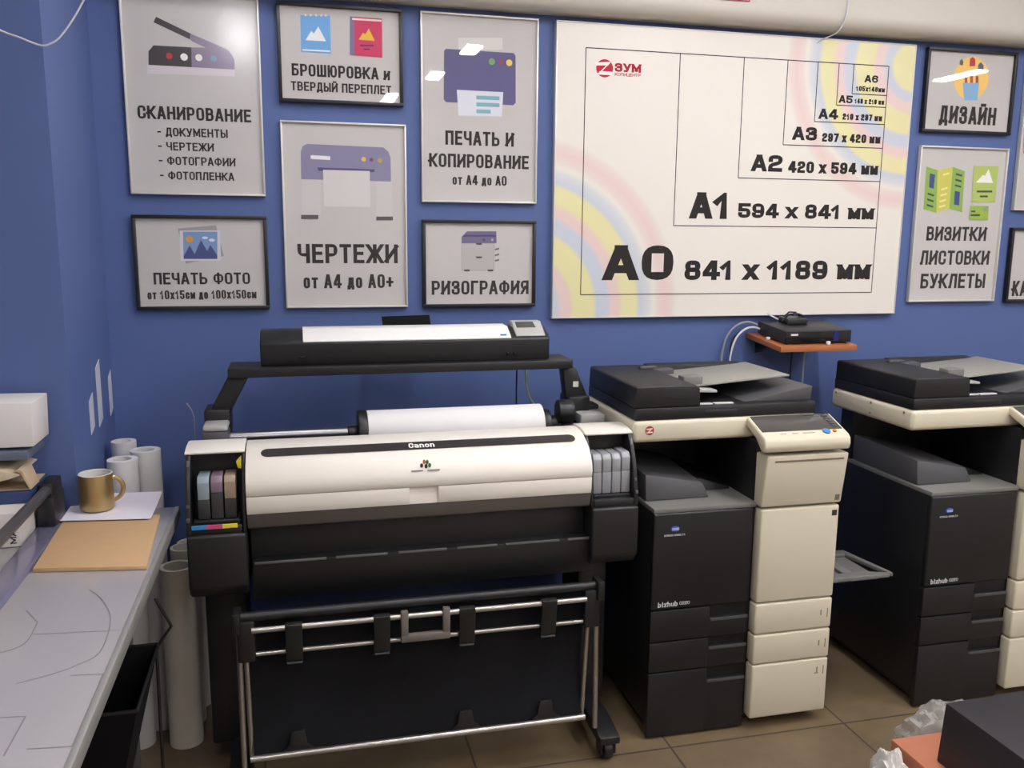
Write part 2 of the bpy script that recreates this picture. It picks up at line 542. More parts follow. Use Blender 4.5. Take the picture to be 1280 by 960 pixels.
def text_polys(s, x0, x1, zc, h, style='p'):
    """2-D polygons for a line of capitals h tall whose ends are at x0 and x1"""
    tk = {'p': .176, 'b': .232, 'l': .17, 'm': .2}[style]
    asp = {'p': 1.12, 'b': 1.32, 'l': 1.0, 'm': 1.0}[style]     # upright strokes are heavier than level ones
    h *= asp
    gap = {'p': .55, 'b': .38, 'l': .6, 'm': .5}[style]
    xh = .8 if style == 'b' else .78
    items = []
    tot = 0.0
    for ch in s:
        if ch == ' ':
            items.append((None, .62, 1)); tot += .62
            continue
        sc = 1.0
        if ch in LOWC:
            ch, sc = LOWC[ch], xh
        gl = GL[ch]
        wd = gl[1] * (sc if sc < 1 else 1)
        items.append((gl, wd, sc)); tot += wd
    t = tk * h
    # widths are of the centre-line box plus the stroke; gaps are fixed by the stroke
    nl = sum(1 for i in items if i[0])
    gp = gap * t
    free = (x1 - x0) - nl * t - (len(items) - 1) * gp
    W = max(free / tot, .02 * h)
    out = []
    x = x0
    z0 = zc - h / 2
    for gl, wd, sc in items:
        if gl is None:
            x += W * wd + gp
            continue
        strokes, _, lo, hi = gl
        cw, chh = W * wd, h * sc - t
        for st in strokes:
            closed = st[0] == C_
            pts = [(x + t / 2 + p[0] * cw, z0 + t / 2 + p[1] * chh) + tuple(p[2:]) for p in (st[1:] if closed else st)]
            out += stroke_polys(pts, t, closed, z0 + lo * h * sc, z0 + (hi if hi > 1 else 1) * h * sc, min(.36 * h * sc, .6 * cw + .2 * t))
        x += cw + t + gp
    return [[(q[0], zc + (q[1] - zc) / asp) for q in p] for p in out]

def wall_text(g, lines, y):
    for s, x0, x1, zc, h, st in lines:
        for i, q in enumerate(text_polys(s, x0, x1, zc, h, st)):
            e = y - .00004 * (i % 7)
            g.face([(p[0], e, p[1]) for p in q])

def mapped_text(g, fn, s, x0, x1, zc, h, st):
    for q in text_polys(s, x0, x1, zc, h, st):
        g.face([fn(p[0], p[1]) for p in q])


# ------------------------------------------------------------------ what is printed on the wall posters (metres on the wall)
TEXT={'scan': [('СКАНИРОВАНИЕ',-1.4453,-1.1084,1.9042,0.0395,'p'),('- ДОКУМЕНТЫ',-1.3916,-1.1816,1.8473,0.0259,'p'),('- ЧЕРТЕЖИ',-1.3917,-1.2259,1.8038,0.0251,'p'),('- ФОТОГРАФИИ',-1.3918,-1.1622,1.7599,0.0257,'p'),('- ФОТОПЛЕНКА',-1.3908,-1.1678,1.7147,0.0253,'p')],'bind': [('БРОШЮРОВКА и',-0.9783,-0.6667,2.053,0.0375,'p'),('ТВЕРДЫЙ ПЕРЕПЛЕТ',-0.9823,-0.663,2.0031,0.0283,'p')],'copy': [('ПЕЧАТЬ И',-0.4841,-0.2474,1.8594,0.0462,'p'),('КОПИРОВАНИЕ',-0.5395,-0.1934,1.7849,0.0448,'p'),('от А4 до А0',-0.46,-0.2714,1.7218,0.0327,'p')],'draw': [('ЧЕРТЕЖИ',-0.9785,-0.649,1.4725,0.0632,'p'),('от А4 до А0+',-0.9622,-0.6647,1.3809,0.0466,'p')],'photo': [('ПЕЧАТЬ ФОТО',-1.428,-1.132,1.3919,0.0377,'p'),('от 10х15см до 100х150см',-1.4489,-1.1141,1.3399,0.0281,'p')],'riso': [('РИЗОГРАФИЯ',-0.5337,-0.1887,1.3571,0.0481,'p')],'board': [('А0',0.0841,0.3531,1.4437,0.1249,'b'),('841 х 1189 мм',0.398,1.1768,1.4165,0.0721,'b'),('А1',0.4099,0.5696,1.6501,0.0942,'b'),('594 х 841 мм',0.6019,1.1732,1.6347,0.0533,'b'),('А2',0.6458,0.7713,1.8064,0.0597,'b'),('420 х 594 мм',0.7959,1.1762,1.7961,0.0423,'b'),('А3',0.8053,0.9063,1.9165,0.0477,'b'),('297 х 420 мм',0.9286,1.1764,1.9062,0.0313,'b'),('А4',0.908,0.9876,1.9899,0.0369,'b'),('210 х 297 мм',1.0083,1.1767,1.9835,0.0228,'b'),('А5',0.9876,1.0453,2.0454,0.0274,'b'),('148 х 210 мм',1.0545,1.1801,2.0413,0.018,'b'),('А6',1.09,1.1469,2.1225,0.0261,'b'),('105х148мм',1.0564,1.1789,2.0859,0.0179,'b')],'logo': [('ЗУМ',0.1062,0.2027,2.1125,0.0284,'b'),('КОПИЦЕНТР',0.1069,0.202,2.0895,0.0099,'p')],'design': [('ДИЗАЙН',1.4372,1.6963,2.0108,0.0664,'p')],'cards': [('ВИЗИТКИ',1.4275,1.7055,1.5579,0.055,'p'),('ЛИСТОВКИ',1.4078,1.7305,1.4641,0.0561,'p'),('БУКЛЕТЫ',1.4189,1.7224,1.3718,0.0583,'p')],'ka': [('КА',1.8581,1.9293,1.3402,0.0621,'p')]}
ICON={'scan': [('d8d0d4',[(-1.408,2.0488),(-1.1517,2.047),(-1.1528,2.0229),(-1.4097,2.0192)]),('4a4648',[(-1.3838,2.17),(-1.3757,2.1865),(-1.2785,2.1437),(-1.2803,2.1259)]),('8c8096',[(-1.2785,2.1437),(-1.1762,2.1042),(-1.1617,2.0945),(-1.2357,2.1039),(-1.2795,2.1236)]),('4a4648',[(-1.4031,2.0843),(-1.3876,2.1027),(-1.2779,2.103),(-1.28,2.0441),(-1.4054,2.0445)]),('8c8096',[(-1.2779,2.103),(-1.1792,2.1055),(-1.1617,2.0945),(-1.1521,2.0741),(-1.1519,2.0434),(-1.28,2.0441)]),('c8474b',[(-1.3344,2.0737),(-1.3351,2.0773),(-1.3372,2.0803),(-1.3402,2.0824),(-1.3438,2.0831),(-1.3474,2.0824),(-1.3504,2.0803),(-1.3525,2.0773),(-1.3532,2.0737),(-1.3525,2.0701),(-1.3504,2.0671),(-1.3474,2.065),(-1.3438,2.0643),(-1.3402,2.065),(-1.3372,2.0671),(-1.3351,2.0701)]),('f4f2f0',[(-1.2897,2.073),(-1.2905,2.0772),(-1.2929,2.0807),(-1.2964,2.0831),(-1.3006,2.0839),(-1.3048,2.0831),(-1.3083,2.0807),(-1.3107,2.0772),(-1.3115,2.073),(-1.3107,2.0688),(-1.3083,2.0653),(-1.3048,2.0629),(-1.3006,2.0621),(-1.2964,2.0629),(-1.2929,2.0653),(-1.2905,2.0688)]),('f4f2f0',[(-1.2469,2.0736),(-1.2477,2.0776),(-1.2499,2.081),(-1.2533,2.0832),(-1.2573,2.084),(-1.2613,2.0832),(-1.2647,2.081),(-1.2669,2.0776),(-1.2677,2.0736),(-1.2669,2.0696),(-1.2647,2.0662),(-1.2613,2.064),(-1.2573,2.0632),(-1.2533,2.064),(-1.2499,2.0662),(-1.2477,2.0696)]),('7f9cba',[(-1.2038,2.0738),(-1.2045,2.0775),(-1.2066,2.0806),(-1.2097,2.0827),(-1.2134,2.0834),(-1.2171,2.0827),(-1.2202,2.0806),(-1.2223,2.0775),(-1.223,2.0738),(-1.2223,2.0701),(-1.2202,2.067),(-1.2171,2.0649),(-1.2134,2.0642),(-1.2097,2.0649),(-1.2066,2.067),(-1.2045,2.0701)])],'bind': [('78aee2',[(-0.9464,2.2185),(-0.8537,2.2218),(-0.8539,2.1071),(-0.9471,2.1074)]),('f0e2d0',[(-0.9263,2.2198),(-0.927,2.222),(-0.9289,2.2234),(-0.9313,2.2234),(-0.9332,2.222),(-0.9339,2.2198),(-0.9332,2.2176),(-0.9313,2.2162),(-0.9289,2.2162),(-0.927,2.2176)]),('f0e2d0',[(-0.91,2.2206),(-0.9107,2.2228),(-0.9126,2.2242),(-0.915,2.2242),(-0.9169,2.2228),(-0.9176,2.2206),(-0.9169,2.2184),(-0.915,2.217),(-0.9126,2.217),(-0.9107,2.2184)]),('f0e2d0',[(-0.8936,2.2213),(-0.8943,2.2236),(-0.8963,2.225),(-0.8987,2.225),(-0.9007,2.2236),(-0.9014,2.2213),(-0.9007,2.219),(-0.8987,2.2176),(-0.8963,2.2176),(-0.8943,2.219)]),('f0e2d0',[(-0.8773,2.222),(-0.878,2.2242),(-0.8799,2.2256),(-0.8823,2.2256),(-0.8842,2.2242),(-0.8849,2.222),(-0.8842,2.2198),(-0.8823,2.2184),(-0.8799,2.2184),(-0.878,2.2198)]),('f0e2d0',[(-0.8636,2.2226),(-0.8643,2.2248),(-0.8662,2.2262),(-0.8686,2.2262),(-0.8705,2.2248),(-0.8712,2.2226),(-0.8705,2.2204),(-0.8686,2.219),(-0.8662,2.219),(-0.8643,2.2204)]),('f2f2f4',[(-0.9324,2.1441),(-0.9138,2.173),(-0.9059,2.1656),(-0.8916,2.1876),(-0.8681,2.1438)]),('f2f2f4',[(-0.9428,2.1161),(-0.8565,2.1164),(-0.8566,2.1121),(-0.9429,2.1121)]),('cc4a6a',[(-0.7916,2.2244),(-0.6896,2.2241),(-0.6902,2.1037),(-0.7943,2.1063)]),('84789a',[(-0.7916,2.2244),(-0.7786,2.2244),(-0.7795,2.1057),(-0.7943,2.1063)]),('f4dfe2',[(-0.7848,2.2203),(-0.6911,2.22),(-0.6912,2.2144),(-0.7849,2.2142)]),('ecbd50',[(-0.7653,2.1551),(-0.7509,2.1774),(-0.744,2.1725),(-0.7324,2.1906),(-0.7134,2.154)]),('7c3a6c',[(-0.7614,2.1397),(-0.7178,2.1421),(-0.7179,2.1373),(-0.7615,2.1348)]),('7c3a6c',[(-0.7504,2.1289),(-0.7307,2.13),(-0.7308,2.1254),(-0.7505,2.1243)])],'copy': [('dcd8d4',[(-0.4389,2.1799),(-0.2892,2.1886),(-0.289,2.1506),(-0.4389,2.1424)]),('68658c',[(-0.4805,2.1431),(-0.2502,2.1421),(-0.2435,2.1333),(-0.242,1.9812),(-0.2503,1.9731),(-0.4811,1.9735),(-0.4891,1.9823),(-0.4869,2.1367)]),('dfe2ea',[(-0.4448,2.0148),(-0.2855,2.0143),(-0.2899,1.9349),(-0.4393,1.9322)]),('86b4c2',[(-0.3783,1.9994),(-0.2986,1.9998),(-0.2986,1.9874),(-0.3783,1.9871)]),('86b4c2',[(-0.3782,1.9771),(-0.2985,1.9773),(-0.2984,1.9649),(-0.3782,1.9647)]),('86b4c2',[(-0.3782,1.9547),(-0.3289,1.9551),(-0.3289,1.9427),(-0.3782,1.9423)]),('7fb07a',[(-0.3149,2.1106),(-0.3157,2.1147),(-0.318,2.1182),(-0.3215,2.1205),(-0.3256,2.1213),(-0.3297,2.1205),(-0.3332,2.1182),(-0.3355,2.1147),(-0.3363,2.1106),(-0.3355,2.1065),(-0.3332,2.103),(-0.3297,2.1007),(-0.3256,2.0999),(-0.3215,2.1007),(-0.318,2.103),(-0.3157,2.1065)]),('9c4f70',[(-0.2829,2.11),(-0.2837,2.1138),(-0.2858,2.117),(-0.289,2.1191),(-0.2928,2.1199),(-0.2966,2.1191),(-0.2998,2.117),(-0.3019,2.1138),(-0.3027,2.11),(-0.3019,2.1062),(-0.2998,2.103),(-0.2966,2.1009),(-0.2928,2.1001),(-0.289,2.1009),(-0.2858,2.103),(-0.2837,2.1062)]),('efcf70',[(-0.2549,2.1099),(-0.2557,2.114),(-0.258,2.1175),(-0.2615,2.1198),(-0.2656,2.1206),(-0.2697,2.1198),(-0.2732,2.1175),(-0.2755,2.114),(-0.2763,2.1099),(-0.2755,2.1058),(-0.2732,2.1023),(-0.2697,2.1),(-0.2656,2.0992),(-0.2615,2.1),(-0.258,2.1023),(-0.2557,2.1058)])],'draw': [('cecbc9',[(-0.9572,1.7107),(-0.8964,1.7121),(-0.8996,1.5963),(-0.9608,1.5955)]),('cecbc9',[(-0.7168,1.71),(-0.6639,1.7111),(-0.6656,1.5947),(-0.7188,1.594)]),('8a86a4',[(-0.9371,1.8242),(-0.6914,1.8206),(-0.6752,1.8073),(-0.6684,1.7883),(-0.6679,1.711),(-0.9594,1.7122),(-0.9582,1.7989),(-0.9517,1.8163)]),('55507a',[(-0.9068,1.7506),(-0.7201,1.7492),(-0.7242,1.7399),(-0.904,1.74)]),('d6d3d1',[(-0.8887,1.7435),(-0.7374,1.7434),(-0.738,1.6265),(-0.8888,1.6273)]),('f0eef0',[(-0.9269,1.7893),(-0.8646,1.7873),(-0.865,1.7752),(-0.9272,1.7772)]),('e5c060',[(-0.7492,1.7804),(-0.7498,1.7833),(-0.7515,1.7858),(-0.754,1.7875),(-0.7569,1.7881),(-0.7598,1.7875),(-0.7623,1.7858),(-0.764,1.7833),(-0.7646,1.7804),(-0.764,1.7775),(-0.7623,1.775),(-0.7598,1.7733),(-0.7569,1.7727),(-0.754,1.7733),(-0.7515,1.775),(-0.7498,1.7775)]),('8a4a66',[(-0.725,1.7796),(-0.7255,1.782),(-0.7268,1.7841),(-0.7289,1.7854),(-0.7313,1.7859),(-0.7337,1.7854),(-0.7358,1.7841),(-0.7371,1.782),(-0.7376,1.7796),(-0.7371,1.7772),(-0.7358,1.7751),(-0.7337,1.7738),(-0.7313,1.7733),(-0.7289,1.7738),(-0.7268,1.7751),(-0.7255,1.7772)]),('b9a05c',[(-0.696,1.7788),(-0.6966,1.7818),(-0.6983,1.7844),(-0.7009,1.7861),(-0.7039,1.7867),(-0.7069,1.7861),(-0.7095,1.7844),(-0.7112,1.7818),(-0.7118,1.7788),(-0.7112,1.7758),(-0.7095,1.7732),(-0.7069,1.7715),(-0.7039,1.7709),(-0.7009,1.7715),(-0.6983,1.7732),(-0.6966,1.7758)]),('5f5a5e',[(-0.963,1.5978),(-0.908,1.5985),(-0.9084,1.5854),(-0.9634,1.5847)]),('5f5a5e',[(-0.7188,1.5956),(-0.6632,1.5963),(-0.6634,1.5837),(-0.719,1.583)])],'photo': [('a29e9f',[(-1.3468,1.5502),(-1.2304,1.5612),(-1.2107,1.4635),(-1.328,1.4393)]),('d6d4d8',[(-1.3415,1.5433),(-1.2186,1.5455),(-1.2205,1.449),(-1.3446,1.4477)]),('7f9cc8',[(-1.3313,1.5405),(-1.2271,1.5414),(-1.2311,1.4544),(-1.3339,1.4543)]),('4a5688',[(-1.3339,1.4543),(-1.3334,1.4632),(-1.3136,1.4971),(-1.2998,1.4693),(-1.2785,1.5142),(-1.2611,1.4794),(-1.2505,1.499),(-1.2306,1.4655),(-1.2311,1.4544)]),('e0a53c',[(-1.302,1.5165),(-1.3028,1.5207),(-1.3052,1.5243),(-1.3088,1.5267),(-1.313,1.5275),(-1.3172,1.5267),(-1.3208,1.5243),(-1.3232,1.5207),(-1.324,1.5165),(-1.3232,1.5123),(-1.3208,1.5087),(-1.3172,1.5063),(-1.313,1.5055),(-1.3088,1.5063),(-1.3052,1.5087),(-1.3028,1.5123)]),('e6e6f2',[(-1.2566,1.5216),(-1.2578,1.5238),(-1.2612,1.5254),(-1.2657,1.526),(-1.2703,1.5254),(-1.2736,1.5238),(-1.2748,1.5216),(-1.2736,1.5194),(-1.2703,1.5178),(-1.2657,1.5172),(-1.2612,1.5178),(-1.2578,1.5194)]),('e6e6f2',[(-1.2358,1.5142),(-1.237,1.5166),(-1.2404,1.5184),(-1.245,1.519),(-1.2496,1.5184),(-1.253,1.5166),(-1.2542,1.5142),(-1.253,1.5118),(-1.2496,1.51),(-1.245,1.5094),(-1.2404,1.51),(-1.237,1.5118)])],'riso': [('a8a4a2',[(-0.4291,1.51),(-0.3133,1.5107),(-0.3128,1.4153),(-0.4292,1.4154)]),('bcb8b6',[(-0.4268,1.5078),(-0.3156,1.5085),(-0.3151,1.4175),(-0.4269,1.4177)]),('716a8c',[(-0.4291,1.5312),(-0.4101,1.5498),(-0.3068,1.5507),(-0.3056,1.5104),(-0.4291,1.5097)]),('55496f',[(-0.4177,1.5378),(-0.3086,1.5386),(-0.3086,1.532),(-0.4263,1.5311)]),('544b66',[(-0.3463,1.5213),(-0.3472,1.524),(-0.3495,1.5257),(-0.3523,1.5257),(-0.3546,1.524),(-0.3555,1.5213),(-0.3546,1.5186),(-0.3523,1.5169),(-0.3495,1.5169),(-0.3472,1.5186)]),('b8b2c8',[(-0.3168,1.5215),(-0.3176,1.524),(-0.3198,1.5256),(-0.3224,1.5256),(-0.3246,1.524),(-0.3254,1.5215),(-0.3246,1.519),(-0.3224,1.5174),(-0.3198,1.5174),(-0.3176,1.519)]),('4f4a48',[(-0.3796,1.51),(-0.3562,1.5101),(-0.3595,1.5041),(-0.3762,1.504)]),('4f4a48',[(-0.3795,1.4643),(-0.3561,1.4643),(-0.3594,1.4584),(-0.3761,1.4583)]),('4f4a48',[(-0.4197,1.4195),(-0.4009,1.4195),(-0.4009,1.4132),(-0.4197,1.4132)]),('4f4a48',[(-0.3366,1.4194),(-0.3177,1.4194),(-0.3176,1.413),(-0.3366,1.4131)]),('6f6a68',[(-0.3122,1.4906),(-0.2968,1.495),(-0.2971,1.4884),(-0.3112,1.4854)]),('6f6a68',[(-0.3121,1.4708),(-0.2966,1.4752),(-0.297,1.4686),(-0.3111,1.4656)]),('6f6a68',[(-0.312,1.4521),(-0.2965,1.4564),(-0.2969,1.4499),(-0.311,1.4468)])],'design': [('fad07a',[(1.6455,2.1489),(1.6428,2.1693),(1.6349,2.1884),(1.6224,2.2048),(1.606,2.2173),(1.5869,2.2252),(1.5665,2.2279),(1.5461,2.2252),(1.527,2.2173),(1.5106,2.2048),(1.4981,2.1884),(1.4902,2.1693),(1.4875,2.1489),(1.4902,2.1285),(1.4981,2.1094),(1.5106,2.093),(1.527,2.0805),(1.5461,2.0726),(1.5665,2.0699),(1.5869,2.0726),(1.606,2.0805),(1.6224,2.093),(1.6349,2.1094),(1.6428,2.1285)]),('b0553a',[(1.5352,2.1572),(1.5472,2.1578),(1.5512,2.1235),(1.5391,2.1229)]),('c0603e',[(1.5587,2.1633),(1.5723,2.164),(1.5769,2.1247),(1.5633,2.124)]),('a04c34',[(1.5853,2.1572),(1.5974,2.1578),(1.6012,2.1258),(1.589,2.1252)]),('8fb8dc',[(1.5292,2.1299),(1.6033,2.1333),(1.6032,2.0687),(1.544,2.0662)]),('c54a52',[(1.5524,2.1925),(1.5523,2.2194),(1.5635,2.2274),(1.5767,2.2183),(1.578,2.1938)]),('5a6a94',[(1.5936,2.1773),(1.591,2.1994),(1.602,2.2098),(1.6171,2.1982),(1.6151,2.176)]),('6a6a6a',[(1.5068,2.195),(1.5067,2.2097),(1.5148,2.2174),(1.5234,2.2081),(1.522,2.1934)])],'cards': [('8fb356',[(1.399,1.8136),(1.4523,1.801),(1.4634,1.638),(1.4033,1.6512)]),('cfcc62',[(1.4523,1.801),(1.52,1.815),(1.5207,1.6547),(1.4632,1.6397)]),('8fb356',[(1.52,1.815),(1.5765,1.8006),(1.5818,1.6414),(1.5207,1.6547)]),('3f4f86',[(1.4183,1.788),(1.4425,1.7834),(1.441,1.7302),(1.4197,1.7347)]),('3c4a4a',[(1.4155,1.7147),(1.4455,1.7071),(1.4454,1.7001),(1.4162,1.7077)]),('3c4a4a',[(1.4157,1.6929),(1.4458,1.6853),(1.4457,1.6783),(1.4164,1.6859)]),('3c4a4a',[(1.4159,1.6718),(1.446,1.6642),(1.4459,1.6571),(1.4166,1.6648)]),('3c4a4a',[(1.5364,1.7919),(1.5654,1.7863),(1.5662,1.7793),(1.5372,1.7849)]),('3c4a4a',[(1.5362,1.7702),(1.5653,1.7645),(1.566,1.7574),(1.537,1.7631)]),('3c4a4a',[(1.536,1.749),(1.5651,1.7433),(1.5659,1.7363),(1.5368,1.742)]),('3f4f86',[(1.5385,1.7241),(1.5622,1.7203),(1.5639,1.6678),(1.54,1.6717)]),('ece49a',[(1.4768,1.787),(1.5054,1.7947),(1.5061,1.7877),(1.4776,1.78)]),('ece49a',[(1.4741,1.7309),(1.5027,1.7385),(1.5035,1.7315),(1.4749,1.7239)]),('ece49a',[(1.473,1.708),(1.5017,1.7156),(1.5024,1.7086),(1.4738,1.701)]),('ece49a',[(1.4719,1.6851),(1.5006,1.6926),(1.5014,1.6856),(1.4727,1.678)]),('ece49a',[(1.4709,1.6639),(1.4996,1.6714),(1.5004,1.6644),(1.4717,1.6568)]),('b3c46a',[(1.6168,1.821),(1.7303,1.8239),(1.7301,1.683),(1.6199,1.683)]),('f0f0e8',[(1.6314,1.7578),(1.6612,1.7886),(1.6703,1.7845),(1.6844,1.8104),(1.7115,1.7578)]),('3c4a3a',[(1.6392,1.7271),(1.7116,1.7285),(1.7125,1.721),(1.6401,1.7197)]),('3c4a3a',[(1.6556,1.7082),(1.6923,1.7089),(1.6931,1.7017),(1.6565,1.7011)]),('9ab84a',[(1.6172,1.6687),(1.7023,1.6682),(1.7046,1.6125),(1.6163,1.6132)]),('3c4a3a',[(1.6216,1.6491),(1.641,1.6494),(1.6417,1.6429),(1.6224,1.6427)]),('3c4a3a',[(1.6211,1.6348),(1.6642,1.6354),(1.665,1.6282),(1.6219,1.6276)]),('8aa098',[(1.696,1.6554),(1.6942,1.661),(1.6894,1.6644),(1.6836,1.6644),(1.6788,1.661),(1.677,1.6554),(1.6788,1.6498),(1.6836,1.6464),(1.6894,1.6464),(1.6942,1.6498)])],'pink': [('d86a8a',[(1.8346,1.9497),(1.8841,1.9514),(1.8939,1.8773),(1.8403,1.8757)])],'logo': [('c03048',[(0.1,2.1069),(0.0992,2.1136),(0.0969,2.1199),(0.0933,2.1256),(0.0884,2.1304),(0.0825,2.1339),(0.076,2.1361),(0.0691,2.1369),(0.0622,2.1361),(0.0557,2.1339),(0.0498,2.1304),(0.0449,2.1256),(0.0413,2.1199),(0.039,2.1136),(0.0382,2.1069),(0.039,2.1002),(0.0413,2.0939),(0.0449,2.0882),(0.0498,2.0834),(0.0557,2.0799),(0.0622,2.0777),(0.0691,2.0769),(0.076,2.0777),(0.0825,2.0799),(0.0884,2.0834),(0.0933,2.0882),(0.0969,2.0939),(0.0992,2.1002)]),('f2ece4',[(0.0362,2.1245),(0.092,2.1299),(0.0821,2.1173),(0.0364,2.1146)]),('f2ece4',[(0.0747,2.117),(0.0909,2.1286),(0.0597,2.0967),(0.0429,2.086)]),('f2ece4',[(0.0517,2.0968),(0.0992,2.097),(0.0945,2.0854),(0.0422,2.0855)])]}

# ================================================================== the setting
X0, X1, Y0 = -3.2, 4.9, -6.3
PX, PY = -1.572, -0.545            # corner pillar: right face and front face
struct('floor', G().box(X0 - .1, X1 + .1, Y0 - .1, .1, -.1, 0, 0), floor_material())
struct('ceiling', G().box(X0 - .1, X1 + .1, Y0 - .1, .1, CEIL, CEIL + .1, 0), WHITEW)
struct('wall_back', G().box(PX - .02, X1 + .1, 0, .12, 0, CEIL, 0), WALL)
struct('wall_corner', G().box(X0 - .1, PX, PY, .12, 0, CEIL, 0), WALL)
struct('wall_left', G().box(X0 - .1, X0, Y0 - .1, PY, 0, CEIL, 0), WHITEW)
struct('wall_right', G().box(X1, X1 + .1, Y0 - .1, 0, 0, CEIL, 0), WHITEW)
struct('wall_front', G().box(X0, X1, Y0 - .1, Y0, 0, CEIL, 0), WHITEW)
# plaster soffit along the top of the back wall, rounded lower edge
sf = G()
prof = [(0.0, CEIL), (-.105, CEIL), (-.105, 2.335)]
for k in range(7):
    a = k / 6 * math.pi / 2
    prof.append((-.105 + .045 - .045 * math.cos(a), 2.335 - .045 * math.sin(a) - .018))
prof.append((0.0, 2.272))
sf.prism(prof, 'x', PX, X1)
struct('trim_1', sf, SOFF, True)

# ------------------------------------------------------------------ ceiling luminaires
TUBE = emis('lamp_tube', 'fdfbff', LAMP)
for i, (lx, ly, ln) in enumerate(LAMPS):
    where = ('near the back wall', 'mid room', 'toward the front of the room')[0 if ly > -2 else 1 if ly > -4 else 2]
    col = 'far left' if lx < -1 else 'left centre' if lx < 1 else 'right centre' if lx < 2.5 else 'far right'
    if i == 11:
        col = 'rearmost short one, left centre'
    t = thing('ceiling_light', 'white %s ceiling luminaire, %s, %s' % ('long' if ln > 1 else 'short', col, where), 'lamp', (lx, ly, CEIL - .06), 'ceiling luminaires')
    g = G(); g.prism([(lx - .09, CEIL), (lx + .09, CEIL), (lx + .075, CEIL - .045), (lx - .075, CEIL - .045)], 'y', ly - ln / 2, ly + ln / 2, .004)
    obj('housing', g, WHITEW, t)
    g = G(); g.box(lx - .052, lx + .052, ly - ln / 2 + .02, ly + ln / 2 - .02, CEIL - .06, CEIL - .046, .004)
    obj('diffuser', g, TUBE, t)

# ================================================================== posters on the wall
def frame_mesh(x0, x1, z0, z1, w, d):
    g = G()
    g.box(x0, x1, -d, -.001, z1 - w, z1, .0012); g.box(x0, x1, -d, -.001, z0, z0 + w, .0012)
    g.box(x0, x0 + w, -d, -.001, z0 + w, z1 - w, .0012); g.box(x1 - w, x1, -d, -.001, z0 + w, z1 - w, .0012)
    return g

def icon_mesh(shapes, y):
    g = G(); cols = []
    for i, (c, pts) in enumerate(shapes):
        if c not in cols:
            cols.append(c)
        g.mi = cols.index(c)
        g.face([(p[0], y - .00012 * i, p[1]) for p in pts])
    return g, [ink(c) for c in cols]

def poster(key, x0, x1, z0, z1, silver, label):
    t = thing('framed_poster', label, 'poster', ((x0 + x1) / 2, 0, z0), 'framed service posters on the blue wall')
    w, d = (.006, .020) if silver else (.011, .022)
    obj('frame', frame_mesh(x0, x1, z0, z1, w, d), SILV if silver else BLK, t)
    g = G(); g.box(x0 + w * .8, x1 - w * .8, -.010, -.002, z0 + w * .8, z1 - w * .8, 0)
    sh = obj('sheet', g, PAPER, t, False)
    if key in ICON:
        g, ms = icon_mesh(ICON[key], -.0104)
        obj('printed_picture', g, ms, sh, False)
    if key in TEXT:
        g = G(); wall_text(g, TEXT[key], -.0106)
        obj('lettering', g, INKT, sh, False)
    g = G(); g.face([(x0 + w, -.0165, z0 + w), (x1 - w, -.0165, z0 + w), (x1 - w, -.0165, z1 - w), (x0 + w, -.0165, z1 - w)])
    obj('glass', g, FILM if key == 'scan' else GLASS, t, False)

poster('scan', -1.478, -1.073, 1.655, 2.258, True, 'tall silver framed poster with open scanner picture and bulleted list, leftmost on the wall')
poster('bind', -1.020, -0.624, 1.952, 2.256, False, 'black framed poster with a blue notebook and a red book')
poster('copy', -0.566, -0.166, 1.646, 2.255, True, 'tall silver framed poster with purple printer feeding a sheet, beside the big board')
poster('draw', -1.020, -0.617, 1.293, 1.895, True, 'tall silver framed poster with a purple plotter on legs, above the scanner')
poster('photo', -1.482, -1.073, 1.292, 1.592, False, 'black framed poster with a small mountain photo picture')
poster('riso', -0.565, -0.166, 1.290, 1.588, False, 'black framed poster with a small office copier picture')
poster('design', 1.359, 1.764, 1.942, 2.252, False, 'black framed poster with brushes and pencils in a yellow circle')
poster('cards', 1.364, 1.768, 1.290, 1.891, True, 'tall silver framed poster with green leaflets and cards, right of the big board')
poster('pink', 1.817, 2.217, 1.653, 2.255, True, 'silver framed poster cut off by the right edge, upper of two')
poster('ka', 1.822, 2.222, 1.285, 1.585, False, 'black framed poster cut off by the right edge, lower of two')

# big paper-size board
bx0, bx1, bz0, bz1 = -.106, 1.301, 1.246, 2.254
bc = (bx0 + bx1) / 2
t = thing('paper_size_board', 'large white board of nested paper sizes with pastel rainbow rings', 'board', (bc, 0, bz0))
g = G(); g.box(bx0 + .004, bx1 - .004, -.024, -.003, bz0 + .004, bz1 - .004, 0)
panel = obj('panel', g, rings_material(), t, False)
obj('edge_trim', frame_mesh(bx0, bx1, bz0, bz1, .0045, .0265), SILV, t)
g = G()
def line(xa, za, xb, zb, w=.0016):
    if abs(xa - xb) < 1e-6:
        g.face([(xa - w, -.0243, za), (xa + w, -.0243, za), (xa + w, -.0243, zb), (xa - w, -.0243, zb)])
    else:
        g.face([(xa, -.0243, za - w), (xb, -.0243, za - w), (xb, -.0243, za + w), (xa, -.0243, za + w)])
RX, RZ = 1.189, 1.33 + .841
for wd, ht in ((1.189, .841), (.841, .594), (.594, .420), (.420, .297), (.297, .210), (.210, .148), (.148, .105)):
    line(RX - wd, RZ - ht, RX - wd, RZ); line(RX - wd, RZ - ht, RX, RZ - ht)
line(0, RZ, RX, RZ); line(RX, RZ - .841, RX, RZ)
obj('format_lines', g, INKT, panel, False)
g = G(); wall_text(g, TEXT['board'], -.0245)
obj('lettering', g, INKT, panel, False)
g, ms = icon_mesh(ICON['logo'], -.0244)
obj('emblem', g, ms, panel, False)
g = G(); wall_text(g, TEXT['logo'], -.0246)
obj('brand_lettering', g, ink('b02a3c'), panel, False)

